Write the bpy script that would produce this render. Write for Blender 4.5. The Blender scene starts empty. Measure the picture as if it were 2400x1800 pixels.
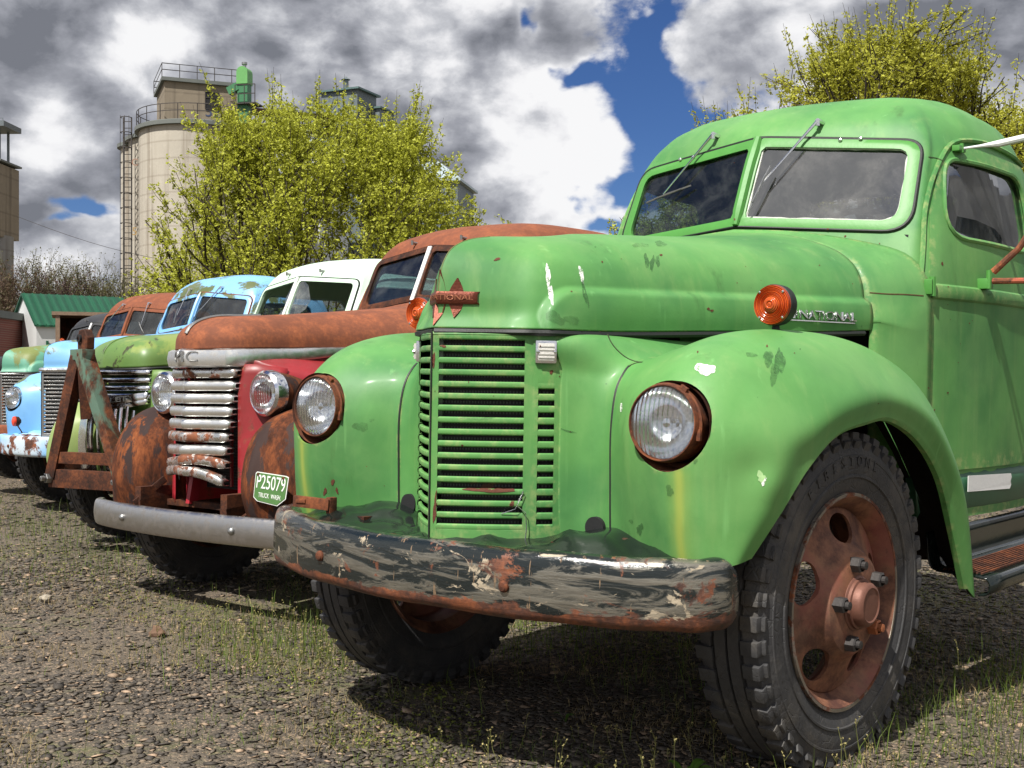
import bpy, bmesh, math, random
import numpy as np
from mathutils import Vector, Matrix, Euler
R_ = math.radians
scene = bpy.context.scene
COL = scene.collection

# ------------------------------------------------------------------ camera, sky, sun, exposure
cam_d = bpy.data.cameras.new('camera'); cam = bpy.data.objects.new('camera', cam_d); COL.objects.link(cam)
cam.location = (2.434, -2.703, 1.095)
cam.rotation_euler = (R_(90), 0, R_(40.05))
cam_d.sensor_width = 36.0; cam_d.lens = 2854/2400*36.0
cam_d.shift_y = 5/2400
cam_d.clip_start = 0.05; cam_d.clip_end = 5000
scene.camera = cam
scene.view_settings.view_transform = 'Standard'
scene.view_settings.look = 'None'
scene.view_settings.exposure = 0.60
scene.view_settings.gamma = 1.0
scene.cycles.max_bounces = 8
scene.cycles.transparent_max_bounces = 12
scene.cycles.caustics_reflective = False
scene.cycles.caustics_refractive = False
scene.cycles.use_denoising = True

SUN_EL, SUN_AZ = 55.0, None
SUN_DIR = Vector((0.095, -0.570, 0.817)).normalized()     # towards the sun
sun_d = bpy.data.lights.new('sun', 'SUN'); sun = bpy.data.objects.new('sun', sun_d); COL.objects.link(sun)
sun_d.energy = 4.6; sun_d.angle = R_(0.5); sun_d.color = (1.0, 0.965, 0.90)
sun.rotation_euler = SUN_DIR.to_track_quat('Z', 'Y').to_euler()
sun.location = (0, -10, 20)

# ------------------------------------------------------------------ node helper
class NT:
    def __init__(s, tree):
        s.t = tree; s.n = tree.nodes; s.l = tree.links
    def new(s, typ, **kw):
        nd = s.n.new(typ)
        for k, v in kw.items():
            setattr(nd, k, v)
        return nd
    def set(s, sock, v):
        if isinstance(v, bpy.types.NodeSocket): s.l.new(v, sock)
        elif v is not None:
            if hasattr(sock.default_value, '__len__') and not hasattr(v, '__len__'):
                v = [v]*len(sock.default_value)
            if hasattr(v, '__len__') and hasattr(sock.default_value, '__len__') and len(v) == 3 and len(sock.default_value) == 4:
                v = (*v, 1.0)
            sock.default_value = v
    def math(s, op, a, b=None, c=None, clamp=False):
        nd = s.new('ShaderNodeMath', operation=op, use_clamp=clamp)
        s.set(nd.inputs[0], a)
        if b is not None: s.set(nd.inputs[1], b)
        if c is not None: s.set(nd.inputs[2], c)
        return nd.outputs[0]
    def vmath(s, op, a, b=None, out=0):
        nd = s.new('ShaderNodeVectorMath', operation=op)
        s.set(nd.inputs[0], a)
        if b is not None:
            if op == 'SCALE': s.set(nd.inputs['Scale'], b)
            else: s.set(nd.inputs[1], b)
        return nd.outputs[out]
    def mix(s, f, a, b, mode='MIX'):
        nd = s.new('ShaderNodeMix', data_type='RGBA', blend_type=mode)
        s.set(nd.inputs[0], f); s.set(nd.inputs[6], a); s.set(nd.inputs[7], b)
        return nd.outputs[2]
    def noise(s, vec, scale, detail=3, rough=0.5, dist=0.0, out=0):
        nd = s.new('ShaderNodeTexNoise')
        if vec is not None: s.set(nd.inputs['Vector'], vec)
        s.set(nd.inputs['Scale'], scale); s.set(nd.inputs['Detail'], detail)
        s.set(nd.inputs['Roughness'], rough); s.set(nd.inputs['Distortion'], dist)
        return nd.outputs[out]
    def vor(s, vec, scale, feature='F1', out=0, rnd=1.0):
        nd = s.new('ShaderNodeTexVoronoi', feature=feature)
        if vec is not None: s.set(nd.inputs['Vector'], vec)
        s.set(nd.inputs['Scale'], scale); s.set(nd.inputs['Randomness'], rnd)
        return nd.outputs[out]
    def ramp(s, f, lo, hi, smooth=True):
        nd = s.new('ShaderNodeMapRange', interpolation_type='SMOOTHSTEP' if smooth else 'LINEAR')
        s.set(nd.inputs[0], f); s.set(nd.inputs[1], lo); s.set(nd.inputs[2], hi)
        return nd.outputs[0]
    def mapping(s, vec, scale=(1, 1, 1), loc=(0, 0, 0), rot=(0, 0, 0)):
        nd = s.new('ShaderNodeMapping')
        s.set(nd.inputs['Vector'], vec)
        nd.inputs['Scale'].default_value = scale; nd.inputs['Location'].default_value = loc; nd.inputs['Rotation'].default_value = rot
        return nd.outputs[0]
    def sep(s, vec):
        nd = s.new('ShaderNodeSeparateXYZ'); s.set(nd.inputs[0], vec); return nd.outputs
    def comb(s, x, y, z):
        nd = s.new('ShaderNodeCombineXYZ'); s.set(nd.inputs[0], x); s.set(nd.inputs[1], y); s.set(nd.inputs[2], z); return nd.outputs[0]
    def bump(s, h, strength=0.3, dist=0.01, normal=None):
        nd = s.new('ShaderNodeBump'); s.set(nd.inputs['Height'], h)
        nd.inputs['Strength'].default_value = strength; nd.inputs['Distance'].default_value = dist
        if normal is not None: s.l.new(normal, nd.inputs['Normal'])
        return nd.outputs[0]

def new_mat(name):
    m = bpy.data.materials.new(name); m.use_nodes = True
    m.node_tree.nodes.clear()
    k = NT(m.node_tree)
    out = k.new('ShaderNodeOutputMaterial')
    return m, k, out
def principled(k, out, color, rough=0.5, metal=0.0, normal=None, spec=None, **extra):
    b = k.new('ShaderNodeBsdfPrincipled')
    k.set(b.inputs['Base Color'], color); k.set(b.inputs['Roughness'], rough); k.set(b.inputs['Metallic'], metal)
    if normal is not None: k.l.new(normal, b.inputs['Normal'])
    if spec is not None: k.set(b.inputs['Specular IOR Level'], spec)
    for kk, v in extra.items(): k.set(b.inputs[kk.replace('_', ' ')], v)
    if out is not None: k.l.new(b.outputs[0], out.inputs[0])
    return b
def objco(k): return k.new('ShaderNodeTexCoord').outputs['Object']

# ------------------------------------------------------------------ world
world = bpy.data.worlds.new('World'); scene.world = world; world.use_nodes = True
world.node_tree.nodes.clear()
k = NT(world.node_tree)
def camdir(px, py):
    ph = R_(40.05); a = (px-1200)/2854; b = -(py-905)/2854
    v = Vector((-math.sin(ph)+a*math.cos(ph), math.cos(ph)+a*math.sin(ph), b)); v.normalize(); return v
wo = k.new('ShaderNodeOutputWorld'); bg = k.new('ShaderNodeBackground')
k.l.new(bg.outputs[0], wo.inputs[0]); bg.inputs['Strength'].default_value = 0.072
sky = k.new('ShaderNodeTexSky', sky_type='NISHITA'); sky.sun_disc = False
sky.sun_elevation = math.asin(SUN_DIR.z); sky.sun_rotation = math.atan2(SUN_DIR.x, SUN_DIR.y)
sky.altitude = 300; sky.air_density = 1.0; sky.dust_density = 0.4; sky.ozone_density = 3.0
d = k.new('ShaderNodeTexCoord').outputs['Generated']
X, Y, Z = k.sep(d)
p = k.comb(X, Y, k.math('MULTIPLY', Z, 1.55))
w1 = k.noise(p, 5.0, 3, 0.5, out=1)
pw = k.vmath('ADD', p, k.vmath('SCALE', k.vmath('SUBTRACT', w1, (0.5, 0.5, 0.5)), 0.06))
def blob(px, py, rx, ry=None):
    """soft elliptical patch of the sky round a sight line; radii in photo pixels"""
    ry = ry or rx
    v = camdir(px, py); right = Vector((v.y, -v.x, 0)).normalized(); upv = right.cross(v)
    a = k.math('DIVIDE', k.vmath('DOT_PRODUCT', pd, tuple(right), out=1), rx/2854)
    b = k.math('DIVIDE', k.vmath('DOT_PRODUCT', pd, tuple(upv), out=1), ry/2854)
    c = k.vmath('DOT_PRODUCT', pd, tuple(v), out=1)
    r2 = k.math('ADD', k.math('MULTIPLY', a, a), k.math('MULTIPLY', b, b))
    g = k.math('POWER', 2.718, k.math('MULTIPLY', r2, -1.0))
    return k.math('MULTIPLY', g, k.math('GREATER_THAN', c, 0.0))
# wobbled direction so that the patches get ragged edges
w2 = k.noise(d, 9.0, 4, 0.6, out=1)
pd = k.vmath('ADD', d, k.vmath('SCALE', k.vmath('SUBTRACT', w2, (0.5, 0.5, 0.5)), 0.085))
n = k.noise(pw, 5.5, 10, 0.60)
dens = k.math('ADD', k.math('MULTIPLY', k.noise(pw, 2.4, 2, 0.5), 0.30), k.math('MULTIPLY', n, 0.70))
holes = [(1568, 120, 34, 90, .22), (1495, 250, 72, 60, .22), (1560, 320, 80, 80, .27), (1650, 350, 60, 80, .2), (1325, 205, 62, 34, .26), (1268, 62, 30, 46, .24), (1440, 430, 110, 28, .20), (225, 482, 50, 22, .26), (160, 520, 60, 14, .14), (1330, 460, 50, 16, .16), (1380, 190, 60, 24, .14), (860, 30, 40, 20, .0), (1440, 510, 90, 30, .22), (1010, 400, 36, 22, .16), (975, 250, 22, 50, .06), (1500, 400, 60, 40, .12)]
for (a, b, rx, ry, s_) in holes: dens = k.math('SUBTRACT', dens, k.math('MULTIPLY', blob(a, b, rx, ry), s_))
thick = [(250, 600, 360, 70, .15), (40, 500, 120, 60, .14), (430, 490, 140, 60, .10), (700, 450, 100, 60, .08), (500, 90, 700, 210, .22), (1080, 330, 240, 190, .10), (2150, 80, 420, 130, .18), (1720, 150, 90, 140, .08), (150, 330, 260, 120, .10), (1240, 420, 160, 80, .08), (1200, 100, 170, 110, .08), (800, 250, 300, 200, .06)]
for (a, b, rx, ry, s_) in thick: dens = k.math('ADD', dens, k.math('MULTIPLY', blob(a, b, rx, ry), s_))
dens = k.math('ADD', dens, k.math('MULTIPLY', k.math('SUBTRACT', 1.0, k.ramp(Z, .0, .25)), .03))
def blobv(v, r):
    return k.ramp(k.vmath('DOT_PRODUCT', pd, tuple(Vector(v).normalized()), out=1), math.cos(r), math.cos(r*.3))
dens = k.math('SUBTRACT', dens, k.math('MULTIPLY', blobv((-.756, -.197, .673), .42), .30))
mask = k.ramp(k.math('ADD', dens, k.math('MULTIPLY', k.math('SUBTRACT', k.noise(pw, 26, 6, 0.6), 0.5), 0.17)), 0.39, 0.495)
# self shading of the puffs: compare with the density a little higher, towards the sun
up = k.vmath('ADD', pw, (0.012, -0.018, 0.050))
n2 = k.noise(up, 5.5, 10, 0.60)
up2 = k.vmath('ADD', pw, (0.0, 0.0, 0.11)); n3 = k.noise(up2, 5.5, 4, 0.5); n1s = k.noise(pw, 5.5, 4, 0.5)
fine = k.math('SUBTRACT', n, n2); broad = k.math('SUBTRACT', n1s, n3)
shade = k.math('ADD', k.math('ADD', k.math('MULTIPLY', fine, 3.4), k.math('MULTIPLY', broad, 2.1)), 0.66)
pv = k.vmath('ADD', pw, k.vmath('SCALE', k.vmath('SUBTRACT', w2, (0.5, 0.5, 0.5)), 0.07))
shade = k.math('ADD', shade, k.math('MULTIPLY', k.math('SUBTRACT', 0.46, k.vor(pv, 15.0)), 0.50))
shade = k.math('ADD', shade, k.math('MULTIPLY', k.math('SUBTRACT', 1.0, k.ramp(dens, 0.44, 0.60)), 0.34))
thickd = k.ramp(dens, 0.52, 0.80)
shade = k.math('SUBTRACT', shade, k.math('MULTIPLY', thickd, 0.22))
for (a, b, rx, ry, s_) in [(560, 100, 520, 130, .42), (1000, 60, 250, 70, .22), (2200, 90, 300, 90, .36), (1000, 460, 150, 50, .22), (20, 60, 120, 60, .18), (330, 400, 200, 55, .26), (1060, 270, 120, 60, .22), (1350, 460, 140, 40, .2), (250, 290, 200, 80, .2), (1700, 240, 120, 60, .12)]:
    shade = k.math('SUBTRACT', shade, k.math('MULTIPLY', blob(a, b, rx, ry), s_))
for (a, b, rx, ry, s_) in [(1180, 130, 240, 130, .30), (115, 240, 55, 80, .50), (1300, 330, 200, 100, .28), (1750, 110, 170, 110, .28), (930, 190, 110, 90, .26), (1150, 540, 240, 50, .26), (1000, 360, 80, 80, .28), (100, 600, 260, 60, .22), (650, 30, 70, 50, .25), (1080, 400, 120, 60, .15), (860, 60, 60, 40, .15)]:
    shade = k.math('ADD', shade, k.math('MULTIPLY', blob(a, b, rx, ry), s_))
shade = k.math('ADD', shade, k.math('MULTIPLY', blobv((-.112, -.567, .886), .30), .30))
shade = k.math('ADD', k.math('MULTIPLY', shade, 0.98), k.math('ADD', 0.0, k.math('MULTIPLY', k.math('SUBTRACT', n1s, 0.5), 0.35)))
shade = k.math('MAXIMUM', k.math('MINIMUM', shade, 1.0), 0.0)
cr_ = k.new('ShaderNodeValToRGB'); k.l.new(shade, cr_.inputs[0])
e = cr_.color_ramp.elements
e[0].position = 0.0; e[0].color = (1.75, 1.85, 2.15, 1); e[1].position = 1.0; e[1].color = (8.6, 8.6, 8.7, 1)
x_ = e.new(0.35); x_.color = (3.3, 3.4, 3.8, 1); x_ = e.new(0.62); x_.color = (5.4, 5.5, 5.85, 1); x_ = e.new(0.85); x_.color = (7.9, 7.9, 8.1, 1)
hz = k.ramp(Z, 0.0, 0.22)
skyc = k.mix(1.0, sky.outputs[0], k.mix(hz, (0.46, 0.56, 0.78), (0.30, 0.43, 0.68)), 'MULTIPLY')
cc = k.mix(mask, skyc, cr_.outputs[0])
cc = k.mix(k.ramp(Z, -0.02, 0.0), (0.8, 0.75, 0.6), cc)
k.l.new(cc, bg.inputs[0])

# ------------------------------------------------------------------ objects and tags
def link(o, parent=None):
    COL.objects.link(o)
    if parent is not None: o.parent = parent
    return o
def empty(name, label, cat, loc=(0, 0, 0), rz=0.0, group=None, scale=1.0, ry=0.0):
    o = bpy.data.objects.new(name, None); COL.objects.link(o)
    o.location = loc; o.rotation_euler = (0, ry, rz); o.scale = (scale,)*3; o.empty_display_size = 0.2
    return tag(o, label, cat, group)
def tag(o, label=None, cat=None, group=None, kind=None):
    if label: o['label'] = label
    if cat: o['category'] = cat
    if group: o['group'] = group
    if kind: o['kind'] = kind
    return o

class MB:
    """collects geometry; build() makes ONE mesh object"""
    def __init__(s): s.v = []; s.f = []; s.fm = []; s.cur = 0
    def add(s, vs, fs):
        b = len(s.v); s.v += [tuple(map(float, x)) for x in vs]; s.f += [tuple(b+i for i in f) for f in fs]; s.fm += [s.cur]*len(fs); return s
    def grid(s, g, closeu=False, closev=False, flip=False):
        g = np.asarray(g); nr, nc = g.shape[:2]; fs = []
        for i in range(nr if closeu else nr-1):
            for j in range(nc if closev else nc-1):
                a = i*nc+j; b = i*nc+(j+1) % nc; c = ((i+1) % nr)*nc+(j+1) % nc; d_ = ((i+1) % nr)*nc+j
                fs.append((a, d_, c, b) if flip else (a, b, c, d_))
        return s.add(g.reshape(-1, 3), fs)
    def box(s, c, size, rot=None, bev=0.0):
        x, y, z = [q/2 for q in size]
        if bev > 0:
            b = min(bev, x*.9, y*.9, z*.9)
            vs = []; pts = {}
            bm = bmesh.new(); bmesh.ops.create_cube(bm, size=1.0)
            for v in bm.verts: v.co = Vector((v.co.x*size[0], v.co.y*size[1], v.co.z*size[2]))
            bmesh.ops.bevel(bm, geom=list(bm.edges), offset=b, segments=2, profile=.7, affect='EDGES')
            vs = [v.co.copy() for v in bm.verts]; bm.verts.index_update(); fs = [tuple(v.index for v in f.verts) for f in bm.faces]; bm.free()
        else:
            vs = [Vector((i*x, j*y, k_*z)) for i in (-1, 1) for j in (-1, 1) for k_ in (-1, 1)]
            fs = [(0, 1, 3, 2), (4, 6, 7, 5), (0, 4, 5, 1), (2, 3, 7, 6), (0, 2, 6, 4), (1, 5, 7, 3)]
        if rot is not None:
            m = rot if isinstance(rot, Matrix) else Euler(rot).to_matrix()
            vs = [m @ v for v in vs]
        return s.add([(v[0]+c[0], v[1]+c[1], v[2]+c[2]) for v in vs], fs)
    def bar(s, a, b, w, h, bev=0.0, upv=(0, 0, 1)):
        a = Vector(a); b = Vector(b); d_ = b-a; L = d_.length; y = d_.normalized(); u = Vector(upv)
        x = y.cross(u)
        if x.length < 1e-4: x = y.cross(Vector((1, 0, 0)))
        x.normalize(); z = x.cross(y)
        m = Matrix((x, y, z)).transposed()
        return s.box((a+b)/2, (w, L, h), m, bev)
    def tube(s, pts, r, n=8, cap=True, closed=False):
        pts = [Vector(q) for q in pts]; N = len(pts)
        rs = r if hasattr(r, '__len__') else [r]*N
        g = []; prev = None
        for i, q in enumerate(pts):
            if closed: t = pts[(i+1) % N]-pts[i-1]
            else: t = pts[min(i+1, N-1)]-pts[max(i-1, 0)]
            t.normalize()
            if prev is None:
                a = t.orthogonal().normalized()
            else:
                a = prev-t*prev.dot(t)
                if a.length < 1e-6: a = t.orthogonal()
                a.normalize()
            prev = a; b = t.cross(a)
            g.append([tuple(q+(a*math.cos(2*math.pi*j/n)+b*math.sin(2*math.pi*j/n))*rs[i]) for j in range(n)])
        base = len(s.v)
        s.grid(np.array(g), closeu=closed, closev=True)
        if cap and not closed:
            s.f.append(tuple(base+j for j in range(n))); s.fm.append(s.cur)
            s.f.append(tuple(base+(N-1)*n+n-1-j for j in range(n))); s.fm.append(s.cur)
        return s
    def lathe(s, prof, c=(0, 0, 0), axis='x', n=32, m=None, caps=False):
        """prof: list of (along, radius)"""
        g = []
        for (a, r) in prof:
            row = []
            for j in range(n):
                t = 2*math.pi*j/n; q = Vector((a, r*math.cos(t), r*math.sin(t)))
                if axis == 'y': q = Vector((q.y, q.x, q.z))
                if axis == 'z': q = Vector((q.y, q.z, q.x))
                if m is not None: q = m @ q
                row.append((q.x+c[0], q.y+c[1], q.z+c[2]))
            g.append(row)
        base = len(s.v)
        s.grid(np.array(g), closev=True)
        if caps:
            s.f.append(tuple(base+j for j in range(n))); s.fm.append(s.cur)
            s.f.append(tuple(base+(len(prof)-1)*n+j for j in range(n))); s.fm.append(s.cur)
        return s
    def prism(s, outline, f0, f1):
        """outline: 2-D points; f0,f1 map a point to 3-D for the two caps"""
        n = len(outline); vs = [f0(*q) for q in outline]+[f1(*q) for q in outline]
        fs = [tuple(range(n)), tuple(range(2*n-1, n-1, -1))]+[(i, i+n, (i+1) % n+n, (i+1) % n) for i in range(n)]
        return s.add(vs, fs)
    def build(s, name, mats, parent=None, smooth=True, angle=35, thick=None, offset=-1, bevel=None, fixn=True):
        me = bpy.data.meshes.new(name); me.from_pydata(s.v, [], s.f)
        if not isinstance(mats, (list, tuple)): mats = [mats]
        for m_ in mats: me.materials.append(m_)
        if len(mats) > 1: me.polygons.foreach_set('material_index', s.fm)
        if fixn:
            bm = bmesh.new(); bm.from_mesh(me); bmesh.ops.remove_doubles(bm, verts=bm.verts, dist=1e-5)
            bmesh.ops.recalc_face_normals(bm, faces=bm.faces); bm.to_mesh(me); bm.free()
        me.update()
        if smooth:
            me.polygons.foreach_set('use_smooth', [True]*len(me.polygons))
            me.set_sharp_from_angle(angle=R_(angle))
        o = bpy.data.objects.new(name, me); link(o, parent)
        if thick:
            md = o.modifiers.new('shell', 'SOLIDIFY'); md.thickness = thick; md.offset = offset
        if bevel:
            md = o.modifiers.new('edge', 'BEVEL'); md.width = bevel; md.segments = 2; md.limit_method = 'ANGLE'; md.angle_limit = R_(40)
        return o

def catmull(P, n, closed=False):
    """P: (k, ...) control values -> n samples"""
    P = np.asarray(P, float); K = len(P)
    ts = np.linspace(0, K if closed else K-1, n, endpoint=not closed)
    out = []
    for t in ts:
        i = int(min(math.floor(t), K-1 if closed else K-2)); f = t-i
        if closed: p0, p1, p2, p3 = P[(i-1) % K], P[i % K], P[(i+1) % K], P[(i+2) % K]
        else:
            p1, p2 = P[i], P[i+1]
            p0 = P[i-1] if i > 0 else 2*p1-p2
            p3 = P[i+2] if i+2 < K else 2*p2-p1
        out.append(0.5*((2*p1)+(-p0+p2)*f+(2*p0-5*p1+4*p2-p3)*f*f+(-p0+3*p1-3*p2+p3)*f**3))
    return np.array(out)
def patch(ctrl, nr, nc):
    c = np.asarray(ctrl, float)
    a = catmull(c, nr)                      # (nr, C, 3)
    return np.swapaxes(catmull(np.swapaxes(a, 0, 1), nc), 0, 1)
def mirx(g):
    g = np.array(g, float); g[..., 0] *= -1; return g
def rrect(pts, rad, seg=6):
    """rounded polygon from 2-D corner points"""
    out = []; n = len(pts)
    rad = rad if hasattr(rad, '__len__') else [rad]*n
    for i in range(n):
        p0 = Vector(pts[i-1]); p1 = Vector(pts[i]); p2 = Vector(pts[(i+1) % n])
        a = (p0-p1); b = (p2-p1); la = a.length; lb = b.length; a.normalize(); b.normalize()
        ang = a.angle(b); r = rad[i]; t = min(r/math.tan(ang/2), la*.49, lb*.49)
        s0 = p1+a*t; s1 = p1+b*t
        for j in range(seg+1):
            f = j/seg; q = s0*(1-f)**2+p1*2*f*(1-f)+s1*f**2
            out.append((q.x, q.y))
    return out
def boolean_cut(o, cutters):
    for c in cutters:
        md = o.modifiers.new('cut', 'BOOLEAN'); md.operation = 'DIFFERENCE'; md.solver = 'EXACT'; md.use_self = True; md.object = c
    dg = bpy.context.evaluated_depsgraph_get(); dg.update()
    me = bpy.data.meshes.new_from_object(o.evaluated_get(dg), depsgraph=dg)
    o.modifiers.clear(); old = o.data; o.data = me; me.name = o.name
    bpy.data.meshes.remove(old)
    for c in cutters:
        m_ = c.data; bpy.data.objects.remove(c); bpy.data.meshes.remove(m_)
    me.polygons.foreach_set('use_smooth', [True]*len(me.polygons)); me.set_sharp_from_angle(angle=R_(30))
    return o
def text_mesh(name, txt, size, mat, parent, loc, rot, extrude=0.002, align='CENTER', fit=None, bevel=0):
    cu = bpy.data.curves.new(name, 'FONT'); cu.body = txt; cu.size = size; cu.extrude = extrude; cu.align_x = align; cu.align_y = 'CENTER'; cu.bevel_depth = bevel
    o = bpy.data.objects.new(name, cu); COL.objects.link(o)
    dg = bpy.context.evaluated_depsgraph_get(); dg.update()
    me = bpy.data.meshes.new_from_object(o.evaluated_get(dg), depsgraph=dg)
    bpy.data.objects.remove(o); bpy.data.curves.remove(cu)
    if fit:
        co = np.empty(len(me.vertices)*3); me.vertices.foreach_get('co', co); co = co.reshape(-1, 3)
        w = np.ptp(co[:, 0]); h = np.ptp(co[:, 1])
        co[:, 0] *= fit[0]/w; co[:, 1] *= fit[1]/h; me.vertices.foreach_set('co', co.ravel())
    me.materials.clear(); me.materials.append(mat)
    o = bpy.data.objects.new(name, me); link(o, parent); o.location = loc; o.rotation_euler = rot
    return o
# ------------------------------------------------------------------ materials
def rust_color(k, co, sc=1.0, dark=0.0, flat=0.0, mean=(.205, .054, .019)):
    a = k.noise(co, 9*sc, 6, 0.65); b = k.noise(co, 60*sc, 4, 0.7)
    t = k.math('ADD', k.math('MULTIPLY', a, 0.65), k.math('MULTIPLY', b, 0.35))
    r = k.new('ShaderNodeValToRGB'); k.l.new(t, r.inputs[0]); e = r.color_ramp.elements
    f = 1-dark
    e[0].position = .34-.1*max(0, -dark); e[0].color = (.020*f, .011*f, .008*f, 1); e[1].position = .72; e[1].color = (.36*f, .125*f, .045*f, 1)
    q = e.new(.47); q.color = (.085*f, .030*f, .016*f, 1); q = e.new(.58); q.color = (.20*f, .062*f, .024*f, 1)
    return k.mix(flat, r.outputs[0], mean) if flat else r.outputs[0]
def paint(name, col, col2=None, rust=0.3, rsc=3.0, rough=0.42, spots=0.0, streaks=None, third=None, third_amt=0.5, spec=0.5, coat=0.0, bumpy=0.15, bare=None, bare_amt=0.5, rust_dark=0.0, seed=0, zrust=None, scuff=0.0, stretch=(1, 1, 1), flat=0.0, chalk=0.0):
    """weathered coachwork paint; rust: 0 none .. 1 all"""
    m, k, out = new_mat(name); co = k.mapping(objco(k), stretch, (seed*1.7, seed*3.1, seed*.7))
    big = k.noise(co, 1.6, 4, 0.55); mid = k.noise(co, 7, 5, 0.6)
    col2 = col2 or tuple(c*.8 for c in col)
    c = k.mix(k.ramp(big, .38, .66), col, col2)
    c = k.mix(k.math('MULTIPLY', k.ramp(mid, .45, .75), .22), c, tuple(min(1, x*1.35+.02) for x in col))
    if third is not None:
        t3 = k.noise(co, rsc*1.3, 6, 0.62, .3)
        c = k.mix(k.ramp(t3, 1-third_amt-.03, 1-third_amt+.03), c, third)
    if scuff > 0:     # smudges and faint stains
        s1 = k.noise(k.mapping(co, (9, 9, 2.2)), 1.0, 5, .65)
        c = k.mix(k.math('MULTIPLY', k.ramp(s1, .60, .78), scuff), c, tuple(x*.45 for x in col))
        s2 = k.noise(k.mapping(co, (26, 26, 1.6), (3, 1, 4)), 1.0, 3, .6)
        c = k.mix(k.math('MULTIPLY', k.ramp(s2, .62, .80), scuff*.6), c, tuple(min(1, x*1.5+.05) for x in col))
    if chalk > 0:     # sun bleached patches and faint runs
        z1 = k.noise(k.mapping(co, (1, 1, .8), (2, 5, 1)), 2.7, 6, .62, .4)
        c = k.mix(k.math('MULTIPLY', k.ramp(z1, .44, .64), chalk*.62), c, (.22, .38, .13))
        z2 = k.noise(k.mapping(co, (16, 16, .9), (1, 9, 3)), 1.0, 4, .6)
        c = k.mix(k.math('MULTIPLY', k.ramp(z2, .52, .78), chalk*.55), c, (.29, .40, .14))
        z3 = k.noise(co, 24, 6, .7, .5)
        c = k.mix(k.math('MULTIPLY', k.ramp(z3, .56, .74), chalk*.5), c, (.060, .17, .05))
        pt_ = k.new('ShaderNodeNewGeometry').outputs['Pointiness']
        c = k.mix(k.math('MULTIPLY', k.math('MULTIPLY', k.ramp(pt_, .515, .57), k.ramp(k.noise(co, 22, 4, .7), .46, .66)), .42), c, (.40, .42, .17))
    ro = rough
    r1 = k.noise(co, rsc, 8, 0.66, .25)
    thr = 1-rust
    edge = r1
    if zrust is not None:      # more rust towards a height (z0 full, z1 none)
        x_, y_, z_ = k.sep(objco(k))
        edge = k.math('ADD', r1, k.math('MULTIPLY', k.math('SUBTRACT', 1.0, k.ramp(z_, zrust[0], zrust[1])), .25))
    rm = k.ramp(edge, thr-.02, thr+.035) if rust > 0 else None
    if spots > 0:
        sp = k.noise(co, 38, 4, .6)
        sm = k.ramp(sp, .80-spots*.12, .82-spots*.12)
        rm = k.math('MAXIMUM', rm, sm) if rm is not None else sm
    if streaks:
        x_, y_, z_ = k.sep(objco(k)); ax = k.math('ABSOLUTE', x_)
        wob = k.math('MULTIPLY', k.math('SUBTRACT', k.noise(objco(k), 5, 2), .5), .03)
        for (xc, wd, z0, z1, sc_, amt) in streaks:
            q = k.math('ABSOLUTE', k.math('SUBTRACT', k.math('ADD', ax, wob), xc))
            ml = k.math('SUBTRACT', 1.0, k.ramp(q, 0.0, wd))
            zl = k.math('MULTIPLY', k.ramp(z_, z0-.03, z0+.1), k.math('SUBTRACT', 1.0, k.ramp(z_, z1-.02, z1+.02)))
            yl = k.math('SUBTRACT', 1.0, k.ramp(y_, .25, .35))
            c = k.mix(k.math('MULTIPLY', k.math('MULTIPLY', k.math('MULTIPLY', ml, zl), yl), amt), c, sc_)
    if bare is not None:
        b1 = k.noise(co, rsc*2.1, 7, .68, .5)
        c = k.mix(k.ramp(b1, 1-bare_amt-.015, 1-bare_amt+.015), c, bare)
    if rm is not None:
        rc = rust_color(k, co, 1.0, rust_dark, flat)
        c = k.mix(rm, c, rc)
        ro = k.math('ADD', rough, k.math('MULTIPLY', rm, .85-rough))
    h = k.math('ADD', k.math('MULTIPLY', k.noise(co, 120, 3, .6), .3), k.math('MULTIPLY', mid, .4))
    if rm is not None: h = k.math('SUBTRACT', h, k.math('MULTIPLY', rm, k.math('MULTIPLY', k.noise(co, 70, 4, .7), .8)))
    nb = k.bump(h, bumpy, .004)
    principled(k, out, c, ro, 0.0, nb, spec, Coat_Weight=coat, Coat_Roughness=.15)
    return m
def rustmat(name, dark=0.0, sc=1.0, other=None, oamt=.4, osc=5, streak=True):
    m, k, out = new_mat(name); co = objco(k)
    c = rust_color(k, co, sc, dark)
    if other is not None:
        v = k.mapping(co, (1, 1, .35)) if streak else co
        o1 = k.noise(v, osc, 8, .66, .4)
        c = k.mix(k.ramp(o1, 1-oamt-.05, 1-oamt+.05), c, other)
    h = k.math('ADD', k.noise(co, 90, 5, .7), k.noise(co, 14, 4, .6))
    principled(k, out, c, .82, 0, k.bump(h, .35, .004), .3)
    return m
def chrome(name, rust=.35, tint=(.62, .62, .60), rough=.22, rsc=9, stain=.3):
    m, k, out = new_mat(name); co = objco(k)
    r1 = k.noise(co, rsc, 8, .7, .3)
    rm = k.ramp(r1, 1-rust-.03, 1-rust+.05)
    st = k.noise(co, 30, 5, .7)
    base = k.mix(k.math('MULTIPLY', k.ramp(st, .45, .7), stain), tint, (.30, .22, .14))
    c = k.mix(rm, base, rust_color(k, co))
    ro = k.math('ADD', k.math('ADD', rough, k.math('MULTIPLY', k.ramp(st, .4, .7), .18)), k.math('MULTIPLY', rm, .5))
    me = k.math('SUBTRACT', 1.0, rm)
    principled(k, out, c, ro, me, k.bump(k.noise(co, 30, 3, .5), .05, .002))
    return m
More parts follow.
